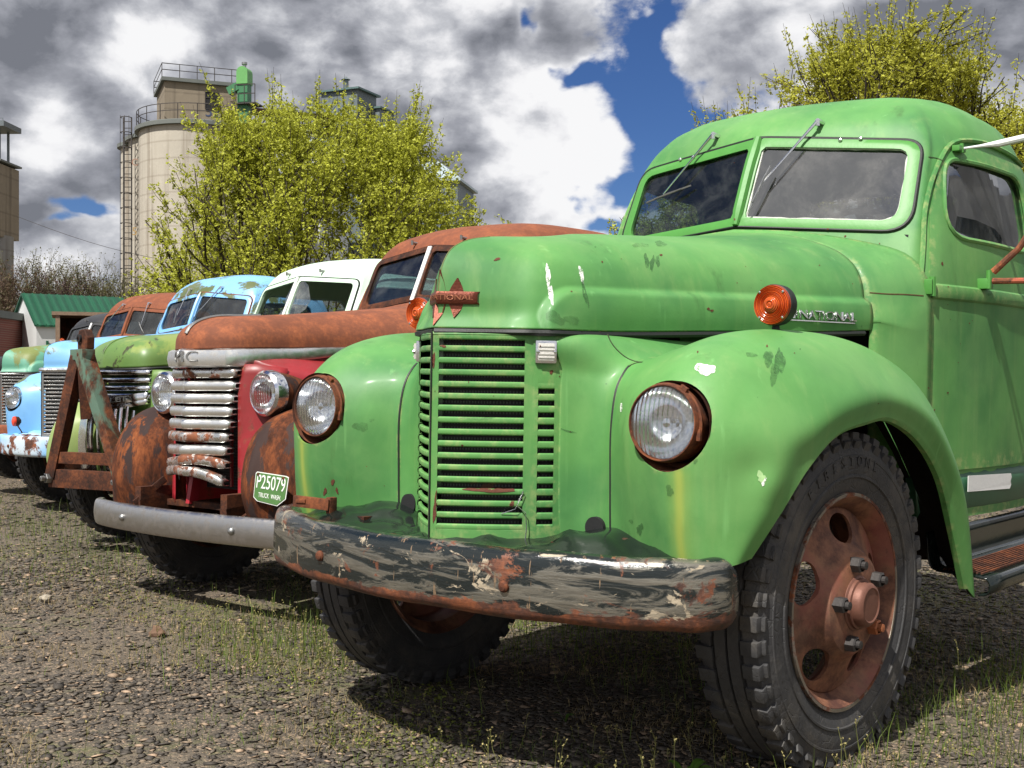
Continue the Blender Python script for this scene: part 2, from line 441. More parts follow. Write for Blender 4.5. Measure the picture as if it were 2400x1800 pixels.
def plain(name, col, rough=.6, metal=0.0, var=.25, sc=20, bump=.2, spec=.4):
    m, k, out = new_mat(name); co = objco(k)
    n_ = k.noise(co, sc, 5, .6)
    c = k.mix(n_, tuple(x*(1-var) for x in col), tuple(min(1, x*(1+var)) for x in col))
    principled(k, out, c, rough, metal, k.bump(k.noise(co, sc*3, 4, .6), bump, .004), spec)
    return m
def fleck(name, col, scale=220, amount=.5, soft=.08, opac=1.0, rough=.6):
    m, k, out = new_mat(name); co = objco(k); n_ = k.noise(co, scale, 4, .7); n2 = k.noise(co, scale*.22, 3, .6)
    f = k.math('MULTIPLY', k.ramp(k.math('ADD', k.math('MULTIPLY', n_, .5), k.math('MULTIPLY', n2, .5)), .5+(.5-amount)*.3-soft, .5+(.5-amount)*.3+soft), opac)
    b = principled(k, None, col, rough); tr = k.new('ShaderNodeBsdfTransparent'); mx = k.new('ShaderNodeMixShader'); k.set(mx.inputs[0], f)
    k.l.new(tr.outputs[0], mx.inputs[1]); k.l.new(b.outputs[0], mx.inputs[2]); k.l.new(mx.outputs[0], out.inputs[0]); return m
def glass(name, tint=(.55, .62, .62), refl=.0, dirt=.10, dirtcol=(.55, .55, .52), rough=.02):
    m, k, out = new_mat(name); co = objco(k)
    tr = k.new('ShaderNodeBsdfTransparent'); k.set(tr.inputs[0], tint)
    gl = k.new('ShaderNodeBsdfGlossy'); gl.inputs['Roughness'].default_value = rough; k.set(gl.inputs[0], (.9, .92, .95))
    k.l.new(k.bump(k.noise(co, 3.5, 2, .5), .05, .02), gl.inputs['Normal'])
    fr = k.new('ShaderNodeFresnel'); fr.inputs[0].default_value = 1.5
    f = k.math('ADD', k.math('MULTIPLY', fr.outputs[0], 1.0), refl, clamp=True)
    f = k.math('MULTIPLY', f, k.math('SUBTRACT', 1.0, k.new('ShaderNodeNewGeometry').outputs['Backfacing']))
    mx = k.new('ShaderNodeMixShader'); k.set(mx.inputs[0], f); k.l.new(tr.outputs[0], mx.inputs[1]); k.l.new(gl.outputs[0], mx.inputs[2])
    df = k.new('ShaderNodeBsdfDiffuse'); k.set(df.inputs[0], dirtcol)
    dn = k.ramp(k.noise(co, 6, 7, .7, .4), .40, .85); ds = k.ramp(k.noise(co, 160, 2, .6), .68, .74)
    dd = k.math('MULTIPLY', k.math('ADD', dn, ds, clamp=True), dirt*2.2)
    dd = k.math('ADD', dd, dirt*.25)
    m2 = k.new('ShaderNodeMixShader'); k.set(m2.inputs[0], dd); k.l.new(mx.outputs[0], m2.inputs[1]); k.l.new(df.outputs[0], m2.inputs[2])
    k.l.new(m2.outputs[0], out.inputs[0])
    return m
def lensmat(name, ribs='x', sc=95):
    m, k, out = new_mat(name); co = objco(k)
    x_, y_, z_ = k.sep(co)
    wv = k.math('SINE', k.math('MULTIPLY', x_, sc*6.283/1.0*.75))
    wz = k.math('SINE', k.math('MULTIPLY', z_, 60.0))
    h = k.math('ADD', k.math('MULTIPLY', wv, .5), k.math('MULTIPLY', wz, .3))
    nb = k.bump(h, .9, .004)
    gl = k.new('ShaderNodeBsdfGlossy'); gl.inputs['Roughness'].default_value = .05; k.l.new(nb, gl.inputs['Normal'])
    rf = k.new('ShaderNodeBsdfRefraction'); rf.inputs['IOR'].default_value = 1.45; rf.inputs['Roughness'].default_value = .03; k.l.new(nb, rf.inputs['Normal']); k.set(rf.inputs[0], (.93, .95, .96))
    tr = k.new('ShaderNodeBsdfTransparent'); k.set(tr.inputs[0], (.9, .92, .93))
    m1 = k.new('ShaderNodeMixShader'); m1.inputs[0].default_value = .78; k.l.new(rf.outputs[0], m1.inputs[1]); k.l.new(tr.outputs[0], m1.inputs[2])
    fr = k.new('ShaderNodeFresnel'); fr.inputs[0].default_value = 1.5; k.l.new(nb, fr.inputs['Normal'])
    f = k.math('MULTIPLY', k.math('ADD', fr.outputs[0], .15, clamp=True), k.math('SUBTRACT', 1.0, k.new('ShaderNodeNewGeometry').outputs['Backfacing']))
    m2 = k.new('ShaderNodeMixShader'); k.set(m2.inputs[0], f); k.l.new(m1.outputs[0], m2.inputs[1]); k.l.new(gl.outputs[0], m2.inputs[2])
    k.l.new(m2.outputs[0], out.inputs[0])
    return m

def tyre_mat():
    m, k, out = new_mat('weathered_rubber'); co = objco(k)
    n_ = k.noise(co, 8, 6, .65)
    c = k.mix(n_, (.022, .022, .024), (.072, .070, .070))
    c = k.mix(k.math('MULTIPLY', k.ramp(k.noise(co, 4, 7, .72), .46, .70), .55), c, (.125, .108, .085))
    vc = k.vor(k.mapping(co, (1, 1, 1)), 34, 'DISTANCE_TO_EDGE')
    crack = k.math('SUBTRACT', 1.0, k.ramp(vc, 0.0, .06))
    crack = k.math('MULTIPLY', crack, k.ramp(k.noise(co, 6, 3), .45, .6))
    h = k.math('SUBTRACT', k.noise(co, 60, 4, .65), crack)
    principled(k, out, c, .62, 0, k.bump(h, .45, .005), .35)
    return m
M = {}
M['tyre'] = tyre_mat()
G1 = (.098, .275, .070); G2 = (.050, .180, .052)
ylw = (.42, .40, .07)
M['green'] = paint('faded_green_paint', G1, G2, rust=0.0, rough=.54, spec=.38, spots=.34, scuff=.75, coat=.03, bumpy=.16, chalk=.34,
                   streaks=[(.735, .020, .50, .90, ylw, .62), (.735, .05, .50, .90, (.25, .36, .07), .5), (.63, .07, 1.50, 1.68, (.30, .38, .09), .35)])
M['green_edge'] = plain('green_trim', (.075, .25, .05), .45, var=.2, sc=9)
M['green_dark'] = paint('dark_green_paint', (.035, .12, .06), (.03, .10, .05), rust=.2, rough=.45)
M['black_in'] = plain('black_interior', (.012, .012, .013), .8)
M['rubber'] = plain('black_rubber', (.012, .014, .012), .55, var=.3, sc=60)
M['core'] = None
def core_mat():
    m, k, out = new_mat('radiator_core'); co = objco(k); x_, y_, z_ = k.sep(co)
    a = k.math('SINE', k.math('MULTIPLY', x_, 900.0)); b = k.math('SINE', k.math('MULTIPLY', z_, 420.0))
    g = k.math('MULTIPLY', k.math('ADD', a, 1.0), k.math('ADD', b, 1.0))
    c = k.mix(k.ramp(g, .6, 3.6), (.007, .007, .008), (.07, .08, .075))
    c = k.mix(k.ramp(k.noise(co, 7, 5, .7), .62, .7), c, (.10, .045, .02))
    principled(k, out, c, .5, .3); return m
M['core'] = core_mat()
M['rust'] = rustmat('brown_rust'); M['rust_dark'] = rustmat('dark_rust', .45)
def wheel_rust():
    m, k, out = new_mat('wheel_rust'); co = objco(k)
    c = k.mix(k.ramp(k.noise(co, 7, 8, .74), .36, .64), (.075, .030, .021), (.27, .12, .065))
    c = k.mix(k.math('MULTIPLY', k.ramp(k.noise(co, 2.2, 4, .6), .50, .70), .5), c, (.26, .16, .10))
    c = k.mix(k.math('MULTIPLY', k.ramp(k.noise(co, 3.1, 5, .6), .52, .66), .6), c, (.22, .05, .045))
    c = k.mix(k.math('MULTIPLY', k.ramp(k.noise(co, 40, 4, .7), .58, .75), .5), c, (.06, .03, .02))
    principled(k, out, c, .66, 0, k.bump(k.noise(co, 110, 5, .7), .25, .003), .35); return m
M['wheel'] = wheel_rust()
M['rimedge'] = chrome('worn_rim_edge', .50, (.30, .27, .23), .5, 6, .5)
M['chrome'] = chrome('pitted_chrome', .34, (.84, .84, .82), .30, 11, .30); M['chrome_clean'] = chrome('bright_chrome', .12, (.75, .76, .78), .12, 9, .15)
M['chrome_dull'] = chrome('dull_chrome', .36, (.42, .42, .41), .24, 11, .35)
M['steel'] = plain('dull_steel', (.32, .32, .31), .38, .9, .25, 40)
M['wire'] = plain('bright_metal', (.72, .72, .72), .22, 1.0, .15, 60)
M['lens'] = lensmat('fluted_headlight_glass')
M['reflector'] = plain('silver_reflector', (.86, .87, .88), .13, 1.0, .06, 9, .05)
def bumper_paint():
    m, k, out = new_mat('chipped_black_bumper_paint'); co = objco(k)
    v = k.mapping(co, (1.3, 1.3, 7.0), rot=(0, R_(5), 0))
    a = k.noise(v, 3.2, 9, .66, .9)
    x_, y_, z_ = k.sep(co)
    lowm = k.math('SUBTRACT', 1.0, k.ramp(z_, .500, .545))
    grey = k.mix(k.noise(k.mapping(co, (1, 1, 9)), 14, 6, .7), (.05, .048, .044), (.40, .37, .30))
    thr = k.math('SUBTRACT', a, k.math('MULTIPLY', k.ramp(z_, .60, .68), .05))
    gm_ = k.ramp(thr, .465, .55)
    c = k.mix(gm_, (.010, .014, .014), grey)
    b = k.noise(k.mapping(co, (1.6, 1.6, 3)), 3.3, 8, .7, .5)
    rm = k.ramp(k.math('ADD', b, k.math('MULTIPLY', lowm, .30)), .575, .625)
    pale = k.ramp(k.noise(k.mapping(co, (2.2, 2.2, 4), (5, 2, 1)), 3.0, 8, .7, .8), .60, .63)
    c = k.mix(k.math('MULTIPLY', pale, .85), c, (.46, .38, .27))
    sx = k.noise(k.mapping(co, (3, 3, 160), rot=(0, R_(2), 0)), 1.0, 4, .6)
    c = k.mix(k.math('MULTIPLY', k.ramp(sx, .54, .70), .5), c, (.02, .022, .02))
    c = k.mix(k.math('MULTIPLY', k.ramp(k.noise(k.mapping(co, (40, 40, 5)), 1.0, 4, .7), .62, .66), .7), c, (.30, .20, .12))
    c = k.mix(rm, c, rust_color(k, co))
    ro = k.math('ADD', k.math('MULTIPLY', gm_, .22), .12)
    ro = k.math('ADD', ro, k.math('MULTIPLY', k.math('MAXIMUM', rm, pale), .40))
    met = k.math('MULTIPLY', k.math('MULTIPLY', gm_, k.math('SUBTRACT', 1.0, rm)), .70)
    principled(k, out, c, ro, met, k.bump(k.math('ADD', a, k.math('MULTIPLY', k.noise(v, 9, 6, .7), .4)), .45, .007), .6)
    return m
M['bumper'] = bumper_paint()
M['black_gloss'] = paint('glossy_black_paint', (.008, .012, .011), (.010, .014, .012), rust=.30, rsc=4, rough=.13, bumpy=.25)
def amber():
    m, k, out = new_mat('amber_lens'); co = objco(k)
    x_, y_, z_ = k.sep(co); dz = k.math('SUBTRACT', z_, .078); rr = k.math('SQRT', k.math('ADD', k.math('MULTIPLY', x_, x_), k.math('MULTIPLY', dz, dz)))
    rg = k.math('SINE', k.math('MULTIPLY', rr, 1500.0)); cl = k.mix(k.ramp(rg, -.4, .9), (.42, .045, .012), (.85, .17, .03))
    b = principled(k, None, cl, .16, 0, k.bump(rg, .5, .002), .6)
    tr = k.new('ShaderNodeBsdfTransparent'); k.set(tr.inputs[0], (.95, .25, .05))
    mx = k.new('ShaderNodeMixShader'); mx.inputs[0].default_value = .8
    k.l.new(tr.outputs[0], mx.inputs[1]); k.l.new(b.outputs[0], mx.inputs[2]); k.l.new(mx.outputs[0], out.inputs[0]); return m
M['amber'] = amber()
M['clearlens'] = plain('clear_marker_lens', (.62, .60, .56), .08, .1, .12, 50, .4, .8)
M['copper'] = plain('copper_badge', (.135, .036, .020), .42, .55, .4, 60, .4)
M['badge_letters'] = plain('badge_letters', (.34, .13, .07), .45, .5)
M['glass'] = glass('window_glass', (.55, .62, .66), .03, .025); M['glass_clean'] = glass('clear_window_glass', (.72, .78, .78), .02, .03)
M['glass_cloudy'] = glass('hazy_window_glass', (.42, .42, .42), .13, .085, (.42, .40, .38), .04)
M['glass_dark'] = glass('dark_window_glass', (.30, .36, .40), .16, .05)
M['putty'] = plain('white_glazing_putty', (.62, .62, .58), .8, 0, .3, 90, .8)
M['seat'] = plain('dark_seat', (.03, .028, .026), .8)
M['wood'] = plain('weathered_wood', (.22, .15, .10), .85, 0, .4, 30, .6)
M['white'] = plain('white_paint', (.72, .72, .70), .5, 0, .08)
M['white_rusty'] = paint('rusty_white_paint', (.66, .64, .60), (.6, .55, .5), rust=.45, rsc=9, rough=.5)
# ------------------------------------------------------------------ placing things by sight line and distance
_ph = R_(40.05); FW = Vector((-math.sin(_ph), math.cos(_ph), 0)); RT = Vector((math.cos(_ph), math.sin(_ph), 0)); CAM = Vector((2.434, -2.703, 1.095))
def WP(px, dist, z=0.0):
    p_ = CAM+FW*dist+RT*((px-1200)/2854*dist); return Vector((p_.x, p_.y, z))
def HZ(py, dist): return 1.095-(py-905)/2854*dist

# ------------------------------------------------------------------ ground
def ground_mat():
    m, k, out = new_mat('dark_gravel_ground'); co = objco(k)
    g1 = k.vor(co, 130, 'F1', 1); gs = k.sep(g1)[0]
    cell = k.vor(co, 130, 'DISTANCE_TO_EDGE')
    c = k.mix(gs, (.045, .038, .032), (.16, .130, .098))
    c = k.mix(k.ramp(gs, .86, .90), c, (.30, .22, .15))
    big = k.noise(co, .55, 5, .6); mid = k.noise(co, 3.5, 6, .68)
    dirt = k.ramp(k.math('ADD', k.math('MULTIPLY', big, .5), k.math('MULTIPLY', mid, .5)), .46, .60)
    c = k.mix(k.math('MULTIPLY', dirt, .62), c, (.150, .122, .088))
    green = k.ramp(k.math('ADD', k.math('MULTIPLY', k.noise(k.mapping(co, (1, 1, 1), (7, 3, 0)), .8, 5, .6), .55), k.math('MULTIPLY', k.noise(co, 13, 4, .7), .45)), .50, .60)
    x_, y_, z_ = k.sep(co)
    far = k.ramp(k.vmath('LENGTH', co, None, 1), 6, 16)
    c = k.mix(k.math('MULTIPLY', green, k.math('ADD', .38, k.math('MULTIPLY', far, .5))), c, (.10, .125, .028))
    h = k.math('ADD', k.math('MULTIPLY', cell, 1.0), k.math('MULTIPLY', k.noise(co, 130, 3, .6), .25))
    principled(k, out, c, .85, 0, k.bump(h, .7, .008), .25)
    return m
def chip_mat():
    m, k, out = new_mat('slate_chips')
    a = k.new('ShaderNodeAttribute', attribute_name='rnd'); f = a.outputs['Fac']
    r = k.new('ShaderNodeValToRGB'); k.l.new(f, r.inputs[0]); e = r.color_ramp.elements; r.color_ramp.interpolation = 'LINEAR'
    e[0].position = 0; e[0].color = (.040, .033, .029, 1); e[1].position = 1; e[1].color = (.52, .36, .24, 1)
    for p_, c_ in ((.40, (.072, .061, .053, 1)), (.66, (.130, .108, .088, 1)), (.83, (.22, .175, .125, 1)), (.93, (.32, .225, .15, 1))): q = e.new(p_); q.color = c_
    co = objco(k)
    c = k.mix(k.math('MULTIPLY', k.noise(co, 200, 2), .5), r.outputs[0], (.09, .075, .05))
    principled(k, out, c, .7, 0, k.bump(k.noise(co, 300, 2), .3, .002), .35); return m
def flat_mat(name, col, rough=.7, var=.3, transl=0.0, attr=True, spec=.3):
    m, k, out = new_mat(name)
    if attr:
        f = k.new('ShaderNodeAttribute', attribute_name='rnd').outputs['Fac']
    else: f = k.noise(objco(k), 3)
    c = k.mix(f, tuple(x*(1-var) for x in col), tuple(min(1, x*(1+var)) for x in col))
    b = principled(k, None if transl else out, c, rough, 0, None, spec)
    if transl:
        t = k.new('ShaderNodeBsdfTranslucent'); k.set(t.inputs[0], c); mx = k.new('ShaderNodeMixShader'); mx.inputs[0].default_value = transl
        k.l.new(b.outputs[0], mx.inputs[1]); k.l.new(t.outputs[0], mx.inputs[2]); k.l.new(mx.outputs[0], out.inputs[0])
    return m
gz = np.random.RandomState(11)
def hgt(x, y): return .012*np.sin(x*1.7+.6*y)+.010*np.sin(y*2.3-x*.8)-.012
# near sheet with gentle unevenness reaching the horizon
xs = np.concatenate([-np.geomspace(2500, 14, 14), np.linspace(-13.5, 6, 160), np.geomspace(7, 2500, 14)])
ys = np.concatenate([-np.geomspace(2500, 6, 12), np.linspace(-5.5, 12, 140), np.geomspace(13, 2500, 14)])
gg = np.array([[(x, y, hgt(x, y) if -13.6 < x < 6.1 and -5.6 < y < 12.1 else -.012) for x in xs] for y in ys])
gro = MB().grid(gg).build('ground', [ground_mat()], smooth=True); tag(gro, kind='structure')

def raw_mesh(name, V, F, mat, rnd=None, smooth=False, parent=None):
    """V (n,3) float, F (m,k) int: fast mesh"""
    me = bpy.data.meshes.new(name); V = np.ascontiguousarray(V, dtype=np.float32); F = np.ascontiguousarray(F, dtype=np.int32); kk = F.shape[1]
    me.vertices.add(len(V)); me.vertices.foreach_set('co', V.ravel()); me.loops.add(F.size); me.loops.foreach_set('vertex_index', F.ravel())
    me.polygons.add(len(F)); me.polygons.foreach_set('loop_start', np.arange(0, F.size, kk, dtype=np.int32))
    me.update(calc_edges=True); me.validate()
    if rnd is not None:
        at = me.attributes.new('rnd', 'FLOAT', 'FACE'); at.data.foreach_set('value', np.ascontiguousarray(rnd, dtype=np.float32))
    if smooth: me.polygons.foreach_set('use_smooth', [True]*len(me.polygons))
    me.materials.append(mat); o = bpy.data.objects.new(name, me); link(o, parent); return o
def view_samples(n, z0, z1, rs, pw=1.0, extra=.12):
    """ground points inside the picture between two distances, density falling with distance"""
    u = rs.rand(n); D = z0*(z1/z0)**(u**pw); L = (rs.rand(n)*2-1)*(1200/2854+extra)*D
    X = CAM.x+FW.x*D+RT.x*L; Y = CAM.y+FW.y*D+RT.y*L
    return X, Y, D
def clump_filter(X, Y, seed, thr, sc=1.6):
    rs = np.random.RandomState(seed); v = np.zeros_like(X)
    for i in range(7):
        k_ = rs.randn(2)*sc*(1+i*.5); v += np.sin(X*k_[0]+Y*k_[1]+rs.rand()*6.28)/(1+i*.35)
    return v > thr
def chips(n, z0, z1, smin, smax, seed, name):
    rs = np.random.RandomState(seed); X, Y, D = view_samples(n, z0, z1, rs)
    thin = clump_filter(X, Y, 14, .55, 1.1) & (rs.rand(n) < .62); X, Y = X[~thin], Y[~thin]; n = len(X)
    s = smin+(smax-smin)*rs.rand(n)**2.6*np.where(rs.rand(n) < .012, 1.9, 1.0)
    # octahedral shards
    base = np.array([[1, 0, 0], [.3, .9, 0], [-.8, .5, 0], [-.6, -.7, 0], [.5, -.8, 0], [0, 0, .20], [.1, 0, -.2]])
    V = base[None]*(1+.45*(rs.rand(n, 7, 1)-.5)); V = V*s[:, None, None]; V[:, :, 0] *= (1+1.0*rs.rand(n))[:, None]
    a = rs.rand(n)*6.283; tx = (rs.rand(n)-.5)*1.1; 
    x, y, z = V[..., 0].copy(), V[..., 1].copy(), V[..., 2].copy()
    y2 = y*np.cos(tx)[:, None]-z*np.sin(tx)[:, None]; z2 = y*np.sin(tx)[:, None]+z*np.cos(tx)[:, None]
    x3 = x*np.cos(a)[:, None]-y2*np.sin(a)[:, None]; y3 = x*np.sin(a)[:, None]+y2*np.cos(a)[:, None]
    V = np.stack([x3+X[:, None], y3+Y[:, None], z2+hgt(X, Y)[:, None]+(s*.20)[:, None]], -1).reshape(-1, 3)
    f = np.array([[0, 1, 5], [1, 2, 5], [2, 3, 5], [3, 4, 5], [4, 0, 5], [1, 0, 6], [2, 1, 6], [3, 2, 6], [4, 3, 6], [0, 4, 6]])
    F = (f[None]+(np.arange(n)*7)[:, None, None]).reshape(-1, 3); r = np.repeat(rs.rand(n)**1.35, 10)
    return V, F, r
Vs, Fs, Rs = [], [], []; off = 0
for (n, z0, z1, a, b, sd) in ((95000, 2.6, 7.5, .0030, .016, 1), (32000, 6.5, 15, .007, .024, 2)):
    V, F, r = chips(n, z0, z1, a, b, sd, 'g'); Vs.append(V); Fs.append(F+off); Rs.append(r); off += len(V)
gv = raw_mesh('gravel', np.concatenate(Vs), np.concatenate(Fs), chip_mat(), np.concatenate(Rs)); tag(gv, 'loose dark slate gravel covering the yard', 'gravel', kind='stuff')

# ---- weeds and dry grass
def blades(X, Y, hmin, hmax, w, seed, lean=.5):
    rs = np.random.RandomState(seed); n = len(X); h = hmin+(hmax-hmin)*rs.rand(n)**1.8; a = rs.rand(n)*6.283; l = lean*rs.rand(n)*h; wa = rs.rand(n)*6.283
    z = hgt(X, Y); dx, dy = np.cos(a)*l, np.sin(a)*l; wx, wy = np.cos(wa)*w, np.sin(wa)*w
    P0 = np.stack([X-wx, Y-wy, z-.003], -1); P1 = np.stack([X+wx, Y+wy, z-.003], -1)
    P2 = np.stack([X+dx*.35+wx*.7, Y+dy*.35+wy*.7, z+h*.6], -1); P3 = np.stack([X+dx*.35-wx*.7, Y+dy*.35-wy*.7, z+h*.6], -1)
    P4 = np.stack([X+dx+wx*.15, Y+dy+wy*.15, z+h*.97], -1); P5 = np.stack([X+dx-wx*.15, Y+dy-wy*.15, z+h*.97], -1)
    V = np.stack([P0, P1, P2, P3, P4, P5], 1).reshape(-1, 3); f = np.array([[0, 1, 2, 3], [3, 2, 4, 5]])
    F = (f[None]+(np.arange(n)*6)[:, None, None]).reshape(-1, 4); return V, F, np.repeat(rs.rand(n), 2)
def leaflets(X, Y, Z, s, rs):
    n = len(X); nrm = rs.randn(n, 3); nrm[:, 2] = abs(nrm[:, 2])+.3; nrm /= np.linalg.norm(nrm, axis=1)[:, None]
    t = np.cross(nrm, rs.randn(n, 3)); t /= np.linalg.norm(t, axis=1)[:, None]; b = np.cross(nrm, t); c = np.stack([X, Y, Z], -1); s = s[:, None]
    V = np.stack([c-t*s, c+b*s*.55, c+t*s, c-b*s*.55], 1).reshape(-1, 3); F = np.arange(4*n).reshape(n, 4); return V, F, rs.rand(n)
def merge(parts):
    o = 0; V, F, R = [], [], []
    for v, f, r in parts: V.append(v); F.append(f+o); R.append(r); o += len(v)
    return np.concatenate(V), np.concatenate(F), np.concatenate(R)
rs = np.random.RandomState(21)
X, Y, D = view_samples(22000, 2.8, 16, rs); m_ = clump_filter(X, Y, 5, .75) | (D > 9) ; X1, Y1 = X[m_], Y[m_]
low_green = blades(X1, Y1, .012, .05, .0012, 3, .9)
X, Y, D = view_samples(60000, 2.8, 15, rs); m_ = clump_filter(X, Y, 6, .0); dry = blades(X[m_], Y[m_], .008, .045, .0010, 4, 1.8)
# taller grass under and between the trucks
def around(cx, cy, rx, ry, n): return cx+rs.randn(n)*rx, cy+rs.randn(n)*ry
tall = []
for (cx, cy, rx, ry, n) in ((-1.55, .75, .28, .35, 900), (-1.9, 1.6, .5, .6, 900), (1.1, 1.5, .25, .7, 700), (-1.0, 1.6, .3, .5, 500), (.2, 1.6, .7, .5, 500), (-4.2, 1.5, .5, .5, 500), (-6.3, 2.0, .8, .5, 900), (-9, 2.4, 1.2, .6, 900), (1.6, 2.2, .5, .9, 900), (-5.2, 0.2, .9, .3, 300)):
    a, b = around(cx, cy, rx, ry, n); tall.append(blades(a, b, .03, .15, .0016, n+int(cx*10)+77, .6))
V, F, R = merge([low_green]+tall)
gcol = flat_mat('weed_green', (.115, .165, .030), .6, .45, .35)
tag(raw_mesh('grass', V, F, gcol, R), 'short green grass and weeds growing through gravel', 'grass', kind='stuff')
V, F, R = merge([dry]); tag(raw_mesh('dry_grass', V, F, flat_mat('dry_straw', (.33, .25, .12), .8, .4, .2), R), 'pale dry grass scattered over gravel', 'grass', kind='stuff')
# low leafy moss-like weeds
X, Y, D = view_samples(60000, 2.8, 14, rs); m_ = clump_filter(X, Y, 9, 1.0, 2.4); X, Y = X[m_], Y[m_]
V, F, R = leaflets(X, Y, hgt(X, Y)+.004+.012*rs.rand(len(X)), .004+.004*rs.rand(len(X)), rs)
tag(raw_mesh('ground_weeds', V, F, flat_mat('moss_green', (.17, .19, .035), .7, .4, .3), R), 'tiny leafy weeds spread over gravel', 'weeds', kind='stuff')
# wiry seed-head weeds: stems with a few branches and pale buds
def seedweeds(pts, seed):
    rs_ = random.Random(seed); st = MB(); bu = []
    for (x, y, h) in pts:
        z = float(hgt(x, y)); a = rs_.random()*6.28; top = Vector((x+math.cos(a)*h*.25, y+math.sin(a)*h*.25, z+h)); b0 = Vector((x, y, z))
        mid = b0.lerp(top, .5)+Vector((math.sin(a), math.cos(a), 0))*h*.06
        st.tube([b0, mid, top], [.0011, .0009, .0006], 3, cap=False); bu.append(top)
        for q in range(rs_.randint(2, 5)):
            t = .45+.5*rs_.random(); s0 = mid.lerp(top, (t-.45)*1.8 if t > .45 else 0); aa = rs_.random()*6.28
            e = s0+Vector((math.cos(aa), math.sin(aa), 1.1))*h*.18*rs_.random()+Vector((0, 0, .008)); st.tube([s0, e], .0006, 3, cap=False); bu.append(e)
    o = st.build('wiry_weeds', [flat_mat('weed_stems', (.20, .20, .06), .7, .3, 0, False)], smooth=False, fixn=False)
    n = len(bu)*3; B = np.repeat(np.array([tuple(b) for b in bu]), 3, 0)+np.random.RandomState(3).randn(n, 3)*.0012
    V, F, R = leaflets(B[:, 0], B[:, 1], B[:, 2], np.full(n, .0034), np.random.RandomState(5))
    o2 = raw_mesh('weed_seeds', V, F, flat_mat('weed_buds', (.42, .36, .15), .7, .35, .3), R, parent=o); o2['kind'] = 'stuff'; return o
pts = []
rr = random.Random(8)
for i in range(330):
    D_ = 2.75+rr.random()**1.6*5; px = rr.random()*2400
    if px < 900 and rr.random() < .75: continue
    p_ = WP(px, D_); pts.append((p_.x, p_.y, .03+rr.random()**2*.10))
for i in range(120): pts.append((-1.5+rr.gauss(0, .35), .55+rr.gauss(0, .3), .06+rr.random()*.12))
for i in range(60): p_ = WP(1000+rr.random()*1400, 3.0+rr.random()*.5); pts.append((p_.x, p_.y, .06+rr.random()*.10))
wv = seedweeds(pts, 4); tag(wv, 'wiry weeds with pale seed heads in the foreground gravel', 'weeds', kind='stuff')
# one broad-leaved weed by the big front tyre
def leafy(name, label, x, y, n, L, seed):
    rs_ = random.Random(seed); mb = MB()
    for i in range(n):
        a = rs_.random()*6.28; l = L*(.6+.5*rs_.random()); w = l*.16; up_ = .5+.5*rs_.random(); rows = []
        for t in np.linspace(0, 1, 7):
            r_ = l*t*(1-.2*up_); z = l*up_*math.sin(t*2.1)*.75+.004; ww = w*math.sin(math.pi*min(1, t*.92+.06))
            c = Vector((x+math.cos(a)*r_, y+math.sin(a)*r_, float(hgt(x, y))+z)); s_ = Vector((-math.sin(a), math.cos(a), 0))*ww
            rows.append([tuple(c-s_+Vector((0, 0, ww*.3))), tuple(c), tuple(c+s_+Vector((0, 0, ww*.3)))])
        mb.grid(np.array(rows))
    o = mb.build(name, [flat_mat('broad_leaf', (.10, .20, .03), .5, .25, .3, False)]); tag(o, label, 'weed'); return o
p_ = WP(1612, 3.35); leafy('leafy_weed', 'small broad-leaved green weed growing in front of the big tyre', p_.x, p_.y, 9, .085, 3)
p_ = WP(1325, 3.95); leafy('leafy_weed', 'tiny two-leaved green sprout in the shadow under the bumper', p_.x, p_.y, 3, .05, 5)
# single stones one can pick out
def rock(label, px, dist, r, seed, col):
    rs_ = np.random.RandomState(seed); p_ = WP(px, dist); bm = bmesh.new(); bmesh.ops.create_icosphere(bm, subdivisions=2, radius=1)
    for v in bm.verts:
        n_ = 1+.25*math.sin(v.co.x*3+seed)+.2*math.sin(v.co.y*4+v.co.z*3+seed*2)+.08*rs_.randn(); v.co = Vector((v.co.x*r*n_*1.15, v.co.y*r*n_*.9, v.co.z*r*n_*.75))
    me = bpy.data.meshes.new('stone'); bm.to_mesh(me); bm.free(); me.materials.append(plain('stone_%d' % seed, col, .85, 0, .35, 60, .5)); o = bpy.data.objects.new('stone', me); link(o); o.location = (p_.x, p_.y, r*.45); tag(o, label, 'stone')
rock('brown angular stone lying alone on the gravel left of the tyres', 372, 2854*1.095/(1490-905), .034, 3, (.13, .075, .045))
rock('small pale grey stone at the left on the gravel', 105, 2854*1.095/(1408-905), .028, 5, (.30, .26, .20))

